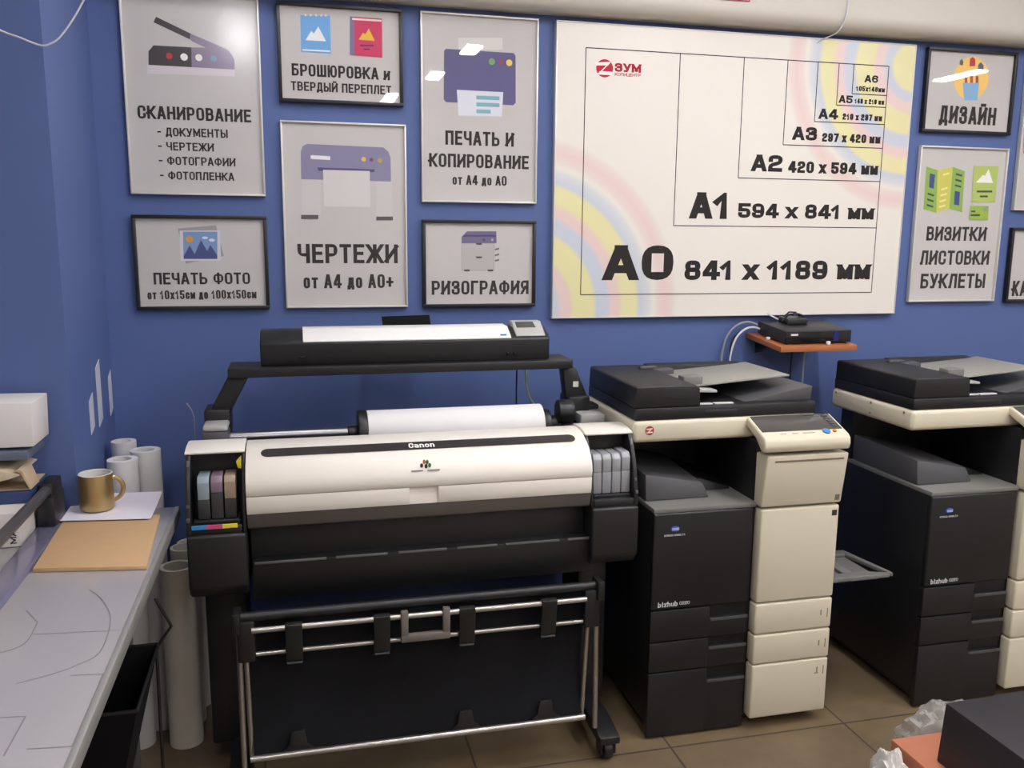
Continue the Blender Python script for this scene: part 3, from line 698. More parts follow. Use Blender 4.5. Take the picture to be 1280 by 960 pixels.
# three white bars stuck on the corner pillar
g = G()
for y0, y1, za, zb, zc in ((-.345, -.295, .975, 1.060, 1.078), (-.235, -.180, .975, 1.140, 1.160), (-.068, -.024, .975, 1.086, 1.104)):
    g.prism([(y0, za - .012), (y1, za + .004), (y1, zc), (y0, zb)], 'x', PX, PX + .0015)
tag(obj('wall_decal', g, mat('pale_vinyl', 'c3c6d2', .6), None, False), 'pale decal of three slanted bars low on the blue corner pillar', 'decal')

# red-rimmed notice on the soffit
t = thing('notice', 'small white notice with red border on the soffit', 'sign', (.485, -.106, 2.322))
g = G(); g.box(.41, .56, -.109, -.1055, 2.336, 2.44, .0005)
nb = obj('plate', g, WPAPER, t)
g = G()
for a in ((.41, .56, 2.336, 2.340), (.41, .56, 2.436, 2.44), (.41, .414, 2.34, 2.436), (.556, .56, 2.34, 2.436)):
    g.box(a[0], a[1], -.1096, -.109, a[2], a[3], 0)
obj('border', g, ink('a83a48'), nb, False)

# ------------------------------------------------------------------ loose cables
def cable(pts, r, m, label, n=8):
    P = [Vector(p) for p in pts]
    out = []
    Q = [P[0] * 2 - P[1]] + P + [P[-1] * 2 - P[-2]]
    for i in range(1, len(Q) - 2):
        for k in range(6):
            u = k / 6
            a, b, c, d = Q[i - 1], Q[i], Q[i + 1], Q[i + 2]
            out.append(.5 * ((2 * b) + (c - a) * u + (2 * a - 5 * b + 4 * c - d) * u * u + (3 * b - a - 3 * c + d) * u ** 3))
    out.append(P[-1])
    g = G(); g.tube(out, r, n)
    return tag(obj('cable', g, m), label, 'cable')

WCAB = mat('white_cable', 'cfd0d6', .5)
GCAB = mat('grey_cable', '8d8f94', .5)
BCAB = mat('black_cable', '202024', .5)
cable([(-1.72, -.60, 2.12), (-1.668, -.60, 2.023), (-1.602, -.60, 1.992), (-1.562, -.60, 1.979), (-1.54, -.60, 1.985), (-1.52, -.60, 2.0), (-1.49, -.60, 2.04), (-1.46, -.60, 2.09), (-1.40, -.60, 2.2), (-1.36, -.60, CEIL)],
      .0022, WCAB, 'thin white cable looping down past the corner pillar at upper left')
cable([(.945, -.115, 2.52), (.940, -.115, 2.40), (.932, -.114, 2.31), (.916, -.10, 2.262), (.893, -.05, 2.246), (.880, -.028, 2.236)], .0025, WCAB, 'thin white cable hanging from the soffit to the board top')
cable([(.735, -.013, 1.262), (.757, -.03, 1.246), (.80, -.05, 1.222), (.81, -.06, 1.214)], .003, WCAB, 'short white cable coming from under the board to the recorder')

# ================================================================== wall shelf with recorder
t = thing('wall_shelf', 'small wooden wall shelf under the big board carrying a recorder', 'shelf', (.825, -.12, 1.15))
WOOD = mat('orange_wood', 'a8653c', .45, var=.15, scale=14)
g = G(); g.hexa([(.672, -.258, 1.137), (.978, -.258, 1.137), (.978, 0, 1.160), (.672, 0, 1.160), (.672, -.258, 1.157), (.978, -.258, 1.157), (.978, 0, 1.180), (.672, 0, 1.180)], .0015)
obj('board', g, WOOD, t)
for x in (.72, .92):
    g = G()
    g.hexa([(x - .006, -.11, 1.138), (x + .006, -.11, 1.138), (x + .006, -.001, 1.10), (x - .006, -.001, 1.10), (x - .006, -.11, 1.1495), (x + .006, -.11, 1.1495), (x + .006, -.001, 1.1595), (x - .006, -.001, 1.1595)], .001)
    obj('bracket', g, BLK, t)
t = thing('video_recorder', 'flat black video recorder box on the wooden wall shelf', 'recorder', (.845, -.13, 1.165))
def tz(y):
    return 1.1805 + y * .0893
def slab(x0, x1, y0, y1, h0, h1, b=.002):
    return G().hexa([(x0, y0, tz(y0) + h0), (x1, y0, tz(y0) + h0), (x1, y1, tz(y1) + h0), (x0, y1, tz(y1) + h0), (x0, y0, tz(y0) + h1), (x1, y0, tz(y0) + h1), (x1, y1, tz(y1) + h1), (x0, y1, tz(y1) + h1)], b)
obj('case', slab(.700, .968, -.232, -.04, .0055, .050), mat('recorder_black', '232227', .5), t)
obj('front_panel', slab(.702, .966, -.2345, -.2322, .009, .047, .0005), DARKG, t)
obj('display', slab(.895, .915, -.2352, -.2346, .012, .045, 0), ink('24246a'), t)
g = G(); g.box(.722, .750, -.2356, -.2346, tz(-.235) + .033, tz(-.235) + .040, 0)
obj('badge', g, ink('c9c9cc'), t)
for x in (.715, .953):
    for y in (-.215, -.06):
        g = G(); g.cyl((x, y, tz(y)), (x, y, tz(y) + .0062), .008, 12)
        obj('foot', g, BLK, t)
t = thing('network_switch', 'small black network box with cords lying on top of the recorder', 'network box', (.82, -.09, tz(-.09) + .05))
obj('case', slab(.770, .850, -.13, -.06, .0505, .072, .004), BLK, t)
g = G(); zz = tz(-.1) + .08
g.tube([(.765, -.10, zz - .022), (.78, -.11, zz + .004), (.80, -.12, zz + .008), (.83, -.10, zz + .006), (.85, -.09, zz), (.872, -.10, zz - .024)], .0035, 8)
g.tube([(.775, -.08, zz - .012), (.80, -.085, zz + .012), (.83, -.08, zz + .010), (.86, -.075, zz - .01)], .003, 8)
obj('cord', g, BCAB, t)
tag(obj('power_plug', G().box(.86, .874, -.2515, -.2395, 1.1590, 1.172, .003), WPAPER), 'tiny white plug on the shelf front before the recorder', 'plug')
tag(obj('power_plug', G().box(.678, .692, -.15, -.137, 1.1682, 1.179, .003), WPAPER), 'tiny white plug on the shelf left of the recorder', 'plug')
cable([(.712, -.035, 1.205), (.67, -.03, 1.222), (.625, -.03, 1.215), (.585, -.03, 1.18), (.565, -.03, 1.12), (.56, -.03, 1.03), (.56, -.02, .6)], .004, GCAB, 'grey cable arching from recorder down left of the shelf')
cable([(.712, -.055, 1.195), (.675, -.05, 1.205), (.64, -.045, 1.195), (.607, -.045, 1.16), (.59, -.045, 1.10), (.588, -.045, 1.03), (.588, -.03, .6)], .004, WCAB, 'white cable arching from recorder down left of the shelf')
cable([(.652, -.018, 1.19), (.612, -.02, 1.16), (.60, -.02, 1.1), (.602, -.02, .98), (.605, -.02, .6)], .0035, BCAB, 'black cable running down the wall left of the shelf')
cable([(.875, -.10, 1.138), (.872, -.09, 1.08), (.878, -.08, 1.0), (.888, -.07, .9), (.89, -.06, .6)], .0035, WCAB, 'white cable hanging straight down below the wall shelf')
cable([(.862, -.03, 1.150), (.855, -.03, 1.05), (.857, -.03, .9), (.86, -.03, .6)], .003, BCAB, 'black cable hanging against the wall below the shelf')

# ================================================================== photocopiers
SCREEN = mat('screen_reflection_grey', '504e4a', .10, var=.1)  # switched-off screen, base colour lightened to carry the ceiling's reflection
def copier(loc):
    t = thing('photocopier', '', 'photocopier', loc, 'office photocopiers', local=True)
    # lower cabinet
    g = G(); g.box(0, .60, .016, .56, .045, .735, .008)
    obj('cabinet', g, CHAR, t)
    g = G(); g.box(.02, .585, .03, .54, .02, .05, .004)
    obj('plinth', g, DARK, t)
    for x in (.06, .54):
        for y in (.09, .48):
            g = G(); g.cyl((x - .012, y, .020), (x + .012, y, .020), .020, 16, .002); g.box(x - .018, x + .018, y - .01, y + .01, .026, .05, .002)
            obj('caster', g, DARK, t)
    # front: upper panel and three drawers
    g = G(); g.box(0, .326, -.004, .018, .4255, .729, .006, 3)
    fp = obj('front_panel', g, CHAR, t)
    g = G(); g.lathe([(0, .0024), (.010, .002), (.0145, 0)], (0, 0, 0), 24)
    for v in g.bm.verts:
        v.co = Vector((.068 + v.co.x * 1.0, -.0042 - v.co.z, .680 + v.co.y * .62))
    obj('badge', g, ink('2c4fa8'), fp)
    g = G()
    for k in (-1, 0, 1):
        g.box(.0575, .0785, -.0069, -.0060, .680 + k * .0028 - .0006, .680 + k * .0028 + .0006, 0)
    F = lambda a, b: (a, -.0046, b)
    mapped_text(g, F, 'KONICA MINOLTA', .034, .101, .661, .0062, 'm')
    mapped_text(g, F, 'bizhub', .022, .086, .443, .0165, 'm')
    mapped_text(g, F, 'C220', .092, .126, .443, .010, 'l')
    obj('lettering', g, ink('d6d6d8'), fp, False)
    for i, (za, zb, lip) in enumerate(((.3225, .4225, .384), (.2225, .3195, .290), (.008, .2195, .180))):
        g = G()
        g.box(0, .196, -.004, .018, za, zb, .005)
        g.box(.190, .326, -.004, .018, za, lip, .005)
        g.box(.190, .326, .012, .018, lip - .004, zb, 0)
        d = obj('drawer', g, CHAR, t)
        g = G(); g.prism([(-.006, lip - .010), (-.006, lip + .001), (.010, lip - .006), (.010, lip - .012)], 'x', .198, .324, .001)
        obj('handle', g, MIDG, d)
        g = G(); g.box(.338, .606, -.026, .018, za + (0 if i < 2 else .031), zb, .007, 3)
        cv = obj('end_cover', g, CREAM, d)
        g = G(); zz = (za + zb) / 2 + (.0 if i < 2 else .066)
        g.box(.588, .591, -.0266, -.0255, zz - .014, zz + .016, 0)
        g.box(.565, .569, -.0266, -.0255, zz - .006, zz + .012, 0)
        if i == 2:
            g.box(.558, .572, -.0266, -.0255, zz - .010, zz - .007, 0)
        obj('size_marks', g, ink('8a8270'), cv, False)
    g = G(); g.box(.338, .606, -.026, .018, .4265, .727, .007, 3)
    d = obj('side_door', g, CREAM, t)
    g = G(); g.box(.580, .597, -.0268, -.0255, .693, .711, 0)
    obj('sticker', g, ink('3c3830'), d, False)
    # upper right column and its door
    g = G(); g.box(.334, .60, .016, .50, .735, .931, .004)
    obj('column', g, DARK, t)
    g = G(); g.prism([(-.028, .734), (-.051, .899), (.018, .899), (.018, .734)], 'x', .334, .608, .006, 3)
    d = obj('toner_door', g, CREAM, t)
    g = G(); g.prism([(-.0490, .878), (-.0500, .884), (-.046, .884), (-.046, .878)], 'x', .36, .592)
    obj('finger_groove', g, ink('857d68'), d, False)
    g = G(); g.prism([(-.0306, .744), (-.0332, .762), (-.029, .762), (-.027, .744)], 'x', .583, .598)
    obj('sticker', g, ink('7a7468'), d, False)
    # output bay
    g = G(); g.box(0, .336, .0, .45, .7285, .744, .003)
    obj('tray_rim', g, GREYP, t)
    g = G(); g.box(0, .336, .43, .50, .744, .931, 0)
    obj('bay_back', g, DARK, t)
    g = G(); g.hexa([(.004, .075, .744), (.215, .075, .744), (.235, .425, .744), (.004, .425, .744), (.004, .085, .826), (.195, .085, .792), (.205, .425, .800), (.004, .425, .838)], .006)
    obj('output_tray', g, MIDG, t)
    g = G(); g.hexa([(.215, .15, .744), (.325, .15, .744), (.325, .425, .744), (.215, .425, .744), (.215, .16, .785), (.325, .16, .750), (.325, .425, .752), (.215, .425, .792)], .004)
    obj('output_ramp', g, CHAR, t)
    # scanner with lid and document feeder
    g = G(); g.box(-.05, .565, .06, .50, .931, .998, .014, 3)
    su = obj('scanner_unit', g, CREAM, t)
    g = G(); g.box(-.044, .560, .066, .495, .998, 1.036, .006)
    lid = obj('document_lid', g, CHAR, t)
    g = G(); g.box(.180, .29, .0645, .075, 1.006, 1.024, .004)
    obj('lid_grip', g, DARK, lid)
    g = G()
    pr = [(-.043, 1.0355), (-.041, 1.096), (-.034, 1.101), (.150, 1.101), (.164, 1.092), (.168, 1.0355)]
    g.prism(pr, 'y', .068, .493, .007, 3)
    g.box(.15, .50, .425, .49, 1.036, 1.106, .006)
    df = obj('document_feeder', g, CHAR, t)
    g = G(); g.hexa([(.16, .10, 1.072), (.245, .115, 1.066), (.245, .23, 1.066), (.16, .23, 1.072), (.16, .10, 1.082), (.245, .115, 1.074), (.245, .23, 1.074), (.16, .23, 1.082)], .002)
    obj('feeder_lever', g, LGREY, df)
    g = G(); g.hexa([(.135, .140, 1.078), (.515, .155, 1.103), (.515, .440, 1.103), (.135, .440, 1.078), (.135, .140, 1.083), (.515, .155, 1.108), (.515, .440, 1.108), (.135, .440, 1.083)], .001)
    ft = obj('feed_tray', g, mat('warm_grey_plastic', '8f8e86', .45), df)
    g = G(); g.box(.150, .215, .155, .20, 1.083, 1.112, .004)
    obj('paper_guide', g, GREYP, ft)
    g = G(); g.box(.14, .21, .36, .40, 1.083, 1.104, .004); g.box(.10, .16, .385, .41, 1.100, 1.110, .003)
    obj('paper_guide', g, MIDG, ft)
    g = G(); g.prism([(.33, 1.036), (.560, 1.036), (.566, 1.078), (.552, 1.080)], 'y', .10, .40, .003)
    obj('exit_tray', g, MIDG, df)
    g = G(); g.box(.16, .215, .082, .10, 1.036, 1.040, .001); g.box(.222, .285, .082, .10, 1.036, 1.040, .001)
    obj('shine_label', g, mat('glossy_white', 'd8d8d6', .2), df)  # white label strips standing in for the bright shine on the lid
    # operator panel
    g = G(); g.prism([(.062, .9985), (-.046, .9575), (-.056, .948), (-.060, .930), (-.054, .910), (-.034, .913), (.0, .944), (.062, .970)], 'x', .318, .606, .006, 3)
    cp = obj('control_panel', g, CREAM, t)
    nx = (.0411, .108)   # rise / run of the sloping face
    def on(Y, e):
        z = .9985 - (.062 - Y) * .041 / .108
        return (Y - e * .355, z + e * .935)
    def panelbox(x0, x1, ya, yb, e0, e1, b=0.0):
        a, b2, c, d = on(ya, e0), on(yb, e0), on(ya, e1), on(yb, e1)
        return [(x0,) + a, (x1,) + a, (x1,) + b2, (x0,) + b2, (x0,) + c, (x1,) + c, (x1,) + d, (x0,) + d], b
    g = G(); p8, b = panelbox(.328, .596, -.022, .058, -.001, .002); g.hexa(p8, .0008)
    sc = obj('touchscreen', g, SCREEN, cp)
    g = G()
    for k in range(5):
        p8, b = panelbox(.568, .584, -.012 + k * .0135, -.003 + k * .0135, .002, .004); g.hexa(p8, .0005)
    obj('keypad', g, MIDG, cp)
    for x, rr, c in ((.535, .012, '4a86b4'), (.562, .006, 'c8703c')):
        y, z = on(-.034, .001); g = G(); g.cyl((x, y, z), (x, y - .355 * .004, z + .935 * .004), rr, 20)
        obj('button', g, ink(c), cp)
    g = G()
    for x in (.38, .42, .455, .475):
        p8, b = panelbox(x, x + .02, -.036, -.033, .0, .0012); g.hexa(p8, 0)
    obj('key_marks', g, ink('a89f88'), cp, False)
    # manual feed tray on the right side
    g = G()
    g.box(.60, .645, .010, .235, .452, .466, .003); g.box(.69, .725, .010, .235, .452, .466, .003)
    g.prism([(.600, .010), (.835, .010), (.842, .022), (.760, .050), (.600, .045)], 'z', .454, .467, .002)
    g.prism([(.600, .200), (.80, .200), (.835, .022), (.848, .010), (.850, .03), (.815, .235), (.600, .235)], 'z', .455, .468, .002)
    g.box(.60, .80, .02, .22, .448, .455, 0)
    obj('bypass_tray', g, GREYP, t)
    g = G(); g.box(.598, .612, .06, .46, .20, .60, .004)
    obj('side_cover', g, CHAR, t)
    return t

def copy_tree(o, parent=None):
    c = o.copy(); COL.objects.link(c); c.parent = parent
    for ch in list(o.children):
        copy_tree(ch, c)
    return c

c1 = copier((.02, -.70, 0))
c1['label'] = 'cream and charcoal photocopier beside the large format printer, red emblem on its scanner'
c2 = copy_tree(c1)
LOCAL.add(c2.name)
c2.location = (.958, -.725, 0)
c2['label'] = 'cream and charcoal photocopier cut by the right edge of the photo'
def child(o, n):
    return [c for c in o.children if c.name.split('.')[0] == n][0]
# red emblem sticker on the first one, screws on the side band of the second one
su1, su2 = child(c1, 'scanner_unit'), child(c2, 'scanner_unit')
g = G(); cx, cz = .002, .969
g.mi = 0; g.cyl((cx, .0597, cz), (cx, .0590, cz), .014, 24)
g.mi = 1
g.face([(cx - .010, .0588, cz + .006), (cx + .009, .0588, cz + .008), (cx + .009, .0588, cz + .004), (cx - .010, .0588, cz + .002)])
g.face([(cx + .004, .0588, cz + .006), (cx + .009, .0588, cz + .006), (cx - .003, .0588, cz - .006), (cx - .009, .0588, cz - .006)])
g.face([(cx - .010, .0588, cz - .004), (cx + .010, .0588, cz - .003), (cx + .010, .0588, cz - .007), (cx - .010, .0588, cz - .008)])
st = obj('sticker', g, [ink('a8383c'), ink('e8ddd2')], su1, False)
for y, z in ((.10, .985), (.27, .985), (.27, .950), (.47, .985)):
    g = G(); g.cyl((-.0495, y, z), (-.0512, y, z), .0042, 12)
    obj('screw', g, GREYP, su2)

# ================================================================== large format printer
p = thing('large_format_printer', 'wide white and black roll-fed inkjet plotter on a black wheeled stand', 'printer', (-.65, -.45, 0))
g = G(); g.box(-1.28, -.030, -.545, -.22, .60, .876, .010)
g.box(-1.13, -.180, -.62, -.53, .64, .90, .006)
obj('body', g, DARK, p)
# curved white cover
top = [(-.7205, .8625), (-.7245, .880), (-.720, .900), (-.708, .920), (-.690, .9385), (-.667, .9525), (-.634, .967), (-.600, .9735), (-.548, .9745)]
g = G(); g.prism(top + [(-.548, .955), (-.62, .945), (-.68, .90), (-.70, .8625)], 'x', -1.131, -.183, .0015)
cov = obj('front_cover', g, CANW, p)
# lower edge of the cover with a finger notch
lipp = [(-.7205, .8605), (-.7195, .830), (-.716, .8125), (-.69, .8125), (-.69, .8605)]
g = G(); g.prism(lipp, 'x', -1.131, -.705, .0012); g.prism(lipp, 'x', -.626, -.183, .0012)
g.prism([(-.706, .8605), (-.713, .830), (-.713, .8125), (-.69, .8125), (-.69, .8605)], 'x', -.7049, -.6261, 0)
obj('cover_lip', g, CANW, p)
g = G()
def sy(v, e=0):     # v 0..1 across the window strip, on the cover's slope
    a, b = (-.6665, .9527), (-.634, .967)
    return (a[0] + (b[0] - a[0]) * v - e * .40, a[1] + (b[1] - a[1]) * v + e * .916)
pts = []
n = 10
for k in range(n + 1):
    a = math.pi / 2 + math.pi * k / n
    pts.append((-1.075 + .0178 * math.cos(a), .5 + .5 * math.sin(a)))
for k in range(n + 1):
    a = -math.pi / 2 + math.pi * k / n
    pts.append((-.232 + .0178 * math.cos(a), .5 + .5 * math.sin(a)))
g.face([(q[0],) + sy(q[1], .0012) for q in pts])
ws = obj('window_strip', g, mat('smoked_strip', '2f2c2c', .2), cov, False)
g = G()
def strip_text(g, s, x0, x1, zc, h):
    for q in text_polys(s, x0, x1, zc, h, 'm'):
        g.face([(a,) + sy(b / .0355, .0018) for a, b in q])
strip_text(g, 'Canon', -.698, -.626, .018, .021)
obj('lettering', g, ink('e8e6e2'), ws, False)
g = G()
for i, (dx, dz, c) in enumerate(((-.010, .004, 0), (-.002, .013, 1), (.006, .012, 2), (.012, .004, 2), (.002, .002, 0))):
    g.mi = c
    cx, cz = -.661 + dx, .916 + dz
    g.face([(cx + .0055 * math.cos(a) * .8, -.7245 + max(0, cz - .90) * .55 - .0012, cz + .0068 * math.sin(a)) for a in [k * math.pi / 4 for k in range(8)]])
g.mi = 0
obj('emblem', g, [ink('3a3a38'), ink('c8783c'), ink('4c7a4c')], cov, False)
g = G()
g.face([(-.700, -.7206, .9055), (-.668, -.7206, .9055), (-.668, -.7190, .9088), (-.700, -.7190, .9088)])
g.face([(-.656, -.7206, .9055), (-.622, -.7206, .9055), (-.622, -.7190, .9088), (-.656, -.7190, .9088)])
obj('model_lettering', g, ink('77747c'), cov, False)
# paper exit lip and drop front
g = G(); g.prism([(-.712, .811), (-.702, .772), (-.690, .764), (-.60, .764), (-.60, .811)], 'x', -1.131, -.181, .002)
obj('exit_lip', g, mat('brown_grey_plastic', '5a5450', .35), p)
g = G(); g.box(-1.128, -.182, -.655, -.55, .60, .765, .004)
obj('platen_front', g, DARK, p)
g = G(); g.prism([(-.696, .672), (-.690, .600), (-.680, .560), (-.55, .560), (-.55, .672)], 'x', -1.125, -.172, .006)
dp = obj('drop_front', g, DARK, p)
g = G()
for x0, x1 in ((-1.118, -.93), (-.905, -.765), (-.735, -.60), (-.57, -.455), (-.43, -.27), (-.245, -.178)):
    g.box(x0, x1, -.699, -.694, .667, .674, .001)
obj('edge_strip', g, mat('dull_metal', '77777a', .35, metal=.6), dp)
# side housings with open ink bays
def ink_bay(x0, x1, carts, right):
    s = 1 if right else -1
    g = G()
    side = [(-.712, .765), (-.706, .82), (-.690, .88), (-.668, .930), (-.640, .9655), (-.54, .972), (-.54, .765)]
    ox0, ox1 = (x1 - .012, x1) if right else (x0, x0 + .012)
    ix0, ix1 = (x0, x0 + .008) if right else (x1 - .008, x1)
    g.prism(side, 'x', ox0, ox1, .002); g.prism(side, 'x', ix0, ix1, .002)
    g.box(x0, x1, -.60, -.54, .765, .965, 0)
    h = obj('ink_bay', g, DARK, p)
    g = G(); capp = [(-.645, .9635), (-.646, .969), (-.60, .9775), (-.548, .9785), (-.520, .974), (-.520, .95), (-.56, .955)]
    g.prism(capp, 'x', x0 - (.003 if not right else 0), x1 + (.003 if right else 0), .003)
    obj('bay_lid', g, CANW, h)
    g = G(); g.box(x0 + .010, x1 - .010, -.708, -.60, .765, .786, .004)
    g.box(x0 + .016, x1 - .016, -.690, -.60, .786, .796, .003)
    tr = obj('cartridge_rack', g, mat('rack_black', '2a2a2c', .25), h)
    lo = G(); lo.prism([(-.722, .765), (-.722, .62), (-.70, .590), (-.24, .590), (-.24, .765)], 'x', x0, x1, .008, 3)
    obj('side_housing', lo, DARK, p)
    g = G(); g.hexa([(ox0 + .003, -.703, .80), (ox1 - .003, -.703, .80), (ox1 - .003, -.655, .95), (ox0 + .003, -.655, .95), (ox0 + .003, -.706, .802), (ox1 - .003, -.706, .802), (ox1 - .003, -.658, .952), (ox0 + .003, -.658, .952)], 0)
    g.box((ox0 + ox1) / 2 - .004, (ox0 + ox1) / 2 + .004, -.7155, -.706, .80, .81, .001)
    for k in range(5):
        yy, zz = -.700 + k * .012, .84 + k * .026
        g.box(ox0 + .002, ox1 - .002, yy - .004, yy + .004, zz - .004, zz + .004, .001)
    obj('contacts', g, mat('contact_grey', '6a6a6c', .3, metal=.5), h)
    return h, tr
hl, tl = ink_bay(-1.283, -1.134, 3, False)
hr, tr_ = ink_bay(-.180, -.036, 4, True)
g = G()
for i, c in enumerate(('3f7fc0', 'c04a70', 'd8c840')):
    g.mi = i; g.box(-1.270 + i * .038, -1.232 + i * .038, -.7125, -.7075, .779, .790, .0008)
obj('colour_strip', g, [ink('3f86c4'), ink('c8507c'), ink('e0d040')], tl, False)
g = G(); g.prism([(-1.156, .945), (-1.143, .958), (-1.143, .925), (-1.152, .928)], 'y', -.668, -.650, .002)
obj('release_tab', g, ink('d8c53a'), hl)
# cartridges sit inside and lift out: things of their own
def cartridge(x, w, z0, h, y0, mtop, mbot, label, grp, split=.5):
    t = thing('ink_cartridge', label, 'ink cartridge', (x + w / 2, y0 + .03, z0), grp)
    zs = z0 + h * split
    g = G(); g.box(x, x + w, y0, y0 + .075, z0, zs, .003)
    obj('case', g, mbot, t)
    g = G(); g.prism([(y0 + .001, zs), (y0 + .001, z0 + h - .014), (y0 + .012, z0 + h), (y0 + .075, z0 + h), (y0 + .075, zs)], 'x', x + .0005, x + w - .0005, .003)
    obj('ink_tank', g, mtop, t)
    return t
MB = mat('tank_dark', '39383a', .3)
for i, (c, nm, sp) in enumerate((('8d9aa2', 'pale blue-grey', .46), ('85717f', 'mauve', .62), ('a89682', 'beige', .46))):
    cartridge(-1.255 + i * .0335, .0305, .797, .113, -.682, mat('tank_' + nm.replace(' ', '_'), c, .25), MB,
              '%s topped ink cartridge in the left bay of the plotter' % nm, 'ink cartridges in the left bay', sp)
MG = mat('tank_grey', '9b9da0', .3)
for i, nm in enumerate(('leftmost', 'second from left', 'third from left', 'rightmost')):
    cartridge(-.1665 + i * .0292, .0270, .797, .116 + (0 if i != 3 else .004), -.682, MG, mat('tank_grey_low', '8d8f92', .3),
              'grey ink cartridge in the right bay of the plotter, %s' % nm, 'ink cartridges in the right bay', .55)
# stand
for x0, x1 in ((-1.262, -1.150), (-.168, -.075)):
    g = G(); g.box(x0, x1, -.57, -.40, .085, .60, .008)
    g.box(x0 + .02, x1 - .02, -.60, -.37, .56, .60, .004)
    obj('leg', g, DARK, p)
for xm in (-1.175, -.130):
    g = G(); g.prism([(-.79, .058), (-.79, .082), (-.70, .100), (-.30, .100), (-.20, .082), (-.20, .058)], 'x', xm - .032, xm + .032, .006)
    obj('foot', g, DARK, p)
    for y in (-.755, -.235):
        g = G(); g.cyl((xm - .014, y, .031), (xm + .014, y, .031), .031, 20, .004)
        g.box(xm - .024, xm - .017, y - .02, y + .024, .02, .06, .002); g.box(xm + .017, xm + .024, y - .02, y + .024, .02, .06, .002)
        obj('caster', g, DARK, p)
g = G(); g.box(-1.16, -.16, -.50, -.46, .16, .24, .006)
obj('cross_bar', g, DARK, p)
# basket: tube frame and cloth
def rod(name, pts, rr, m=ALU):
    g = G(); g.tube(pts, rr, 12)
    return obj(name, g, m, p)
rod('basket_post', [(-1.163, -.752, .10), (-1.163, -.756, .53)], .0075)
rod('basket_post', [(-.166, -.752, .10), (-.174, -.756, .535)], .0075)
rod('basket_post', [(-1.143, -.745, .145), (-1.146, -.752, .455)], .0068)
rod('basket_post', [(-.206, -.745, .145), (-.196, -.752, .455)], .0068)
rod('basket_rail', [(-1.128, -.786, .522), (-.214, -.786, .522)], .0078)
rod('basket_rail', [(-1.150, -.768, .448), (-.208, -.768, .448)], .0066)
rod('basket_rail', [(-1.146, -.772, .150), (-.206, -.772, .150)], .0090)
rod('basket_rod', [(-1.170, -.765, .552), (-.180, -.765, .552)], .013, DARK)
for x in (-1.165, -.172):
    g = G(); g.box(x - .010, x + .010, -.795, -.735, .515, .572, .004); s_ = 1 if x < -.6 else -1
    g.box(min(x, x + s_ * .045), max(x, x + s_ * .045), -.785, -.745, .432, .545, .006)
    obj('hinge_block', g, DARK, p)
g = G()
rows = []
for j in range(15):
    v = j / 14
    row = []
    for i in range(41):
        u = i / 40
        sag = .035 * math.sin(v * math.pi) * (.7 + .3 * math.sin(u * 9)) + .006 * math.sin(u * 23 + v * 4)
        row.append((-1.138 + u * .930, -.758 + sag, .540 - v * .390))
    rows.append(row)
g.grid(rows)
rows2 = [[(a, b + .004, c) for a, b, c in row] for row in rows]
g.grid(rows2)
obj('basket_cloth', g, FABRIC, p)
for xc in (-1.022, -.792, -.559, -.325):
    g = G(); g.prism([(-.798, .515), (-.800, .532), (-.784, .536), (-.776, .530), (-.770, .43), (-.778, .418), (-.786, .43)], 'x', xc - .022, xc + .022, .002)
    cl = obj('clip', g, DARK, p)
    g = G(); g.box(xc - .020, xc + .020, -.7870, -.7785, .4185, .4225, .0008)
    obj('clip_edge', g, MIDG, cl)
for xc in (-1.02, -.559, -.325):
    g = G(); g.prism([(xc - .045, .158), (xc + .045, .158), (xc + .024, .176), (xc + .018, .215), (xc - .018, .215), (xc - .024, .176)], 'y', -.772, -.762, .003)
    obj('clip', g, DARK, p)
g = G()
for a in ((-.742, -.722, .470, .541), (-.628, -.608, .470, .541)):
    g.box(a[0], a[1], -.802, -.784, a[2], a[3], .004)
g.box(-.742, -.608, -.802, -.784, .452, .474, .004)
obj('basket_handle', g, mat('taupe_plastic', '6d6661', .45), p)
# roll holder
rod('spindle', [(-1.185, -.40, .950), (-.82, -.40, .950)], .0165, STEEL)
rod('spindle', [(-.222, -.40, .948), (-.172, -.40, .948)], .0125, STEEL)
g = G(); g.cyl((-.820, -.40, .948), (-.793, -.40, .948), .068, 36, .004); g.cyl((-.85, -.40, .948), (-.82, -.40, .948), .022, 24, .002)
obj('roll_flange', g, DARK, p)
g = G(); g.cyl((-.248, -.40, .948), (-.222, -.40, .948), .050, 36, .004); g.cyl((-.222, -.40, .948), (-.185, -.40, .948), .028, 24, .002)
obj('roll_flange', g, DARK, p)
g = G(); g.box(-1.258, -1.186, -.47, -.40, .872, .984, .006)
rb = obj('roll_holder', g, MIDG, p)
g = G(); g.box(-1.256, -1.188, -.468, -.385, .984, 1.001, .006)
obj('holder_cap', g, LGREY, rb)
g = G(); g.box(-.185, -.036, -.475, -.40, .872, .952, .006); g.box(-.175, -.046, -.49, -.47, .872, .935, .004)
rb = obj('roll_holder', g, MIDG, p)
g = G(); g.box(-.132, -.052, -.455, -.385, .952, .985, .006); 
obj('holder_cap', g, LGREY, rb)
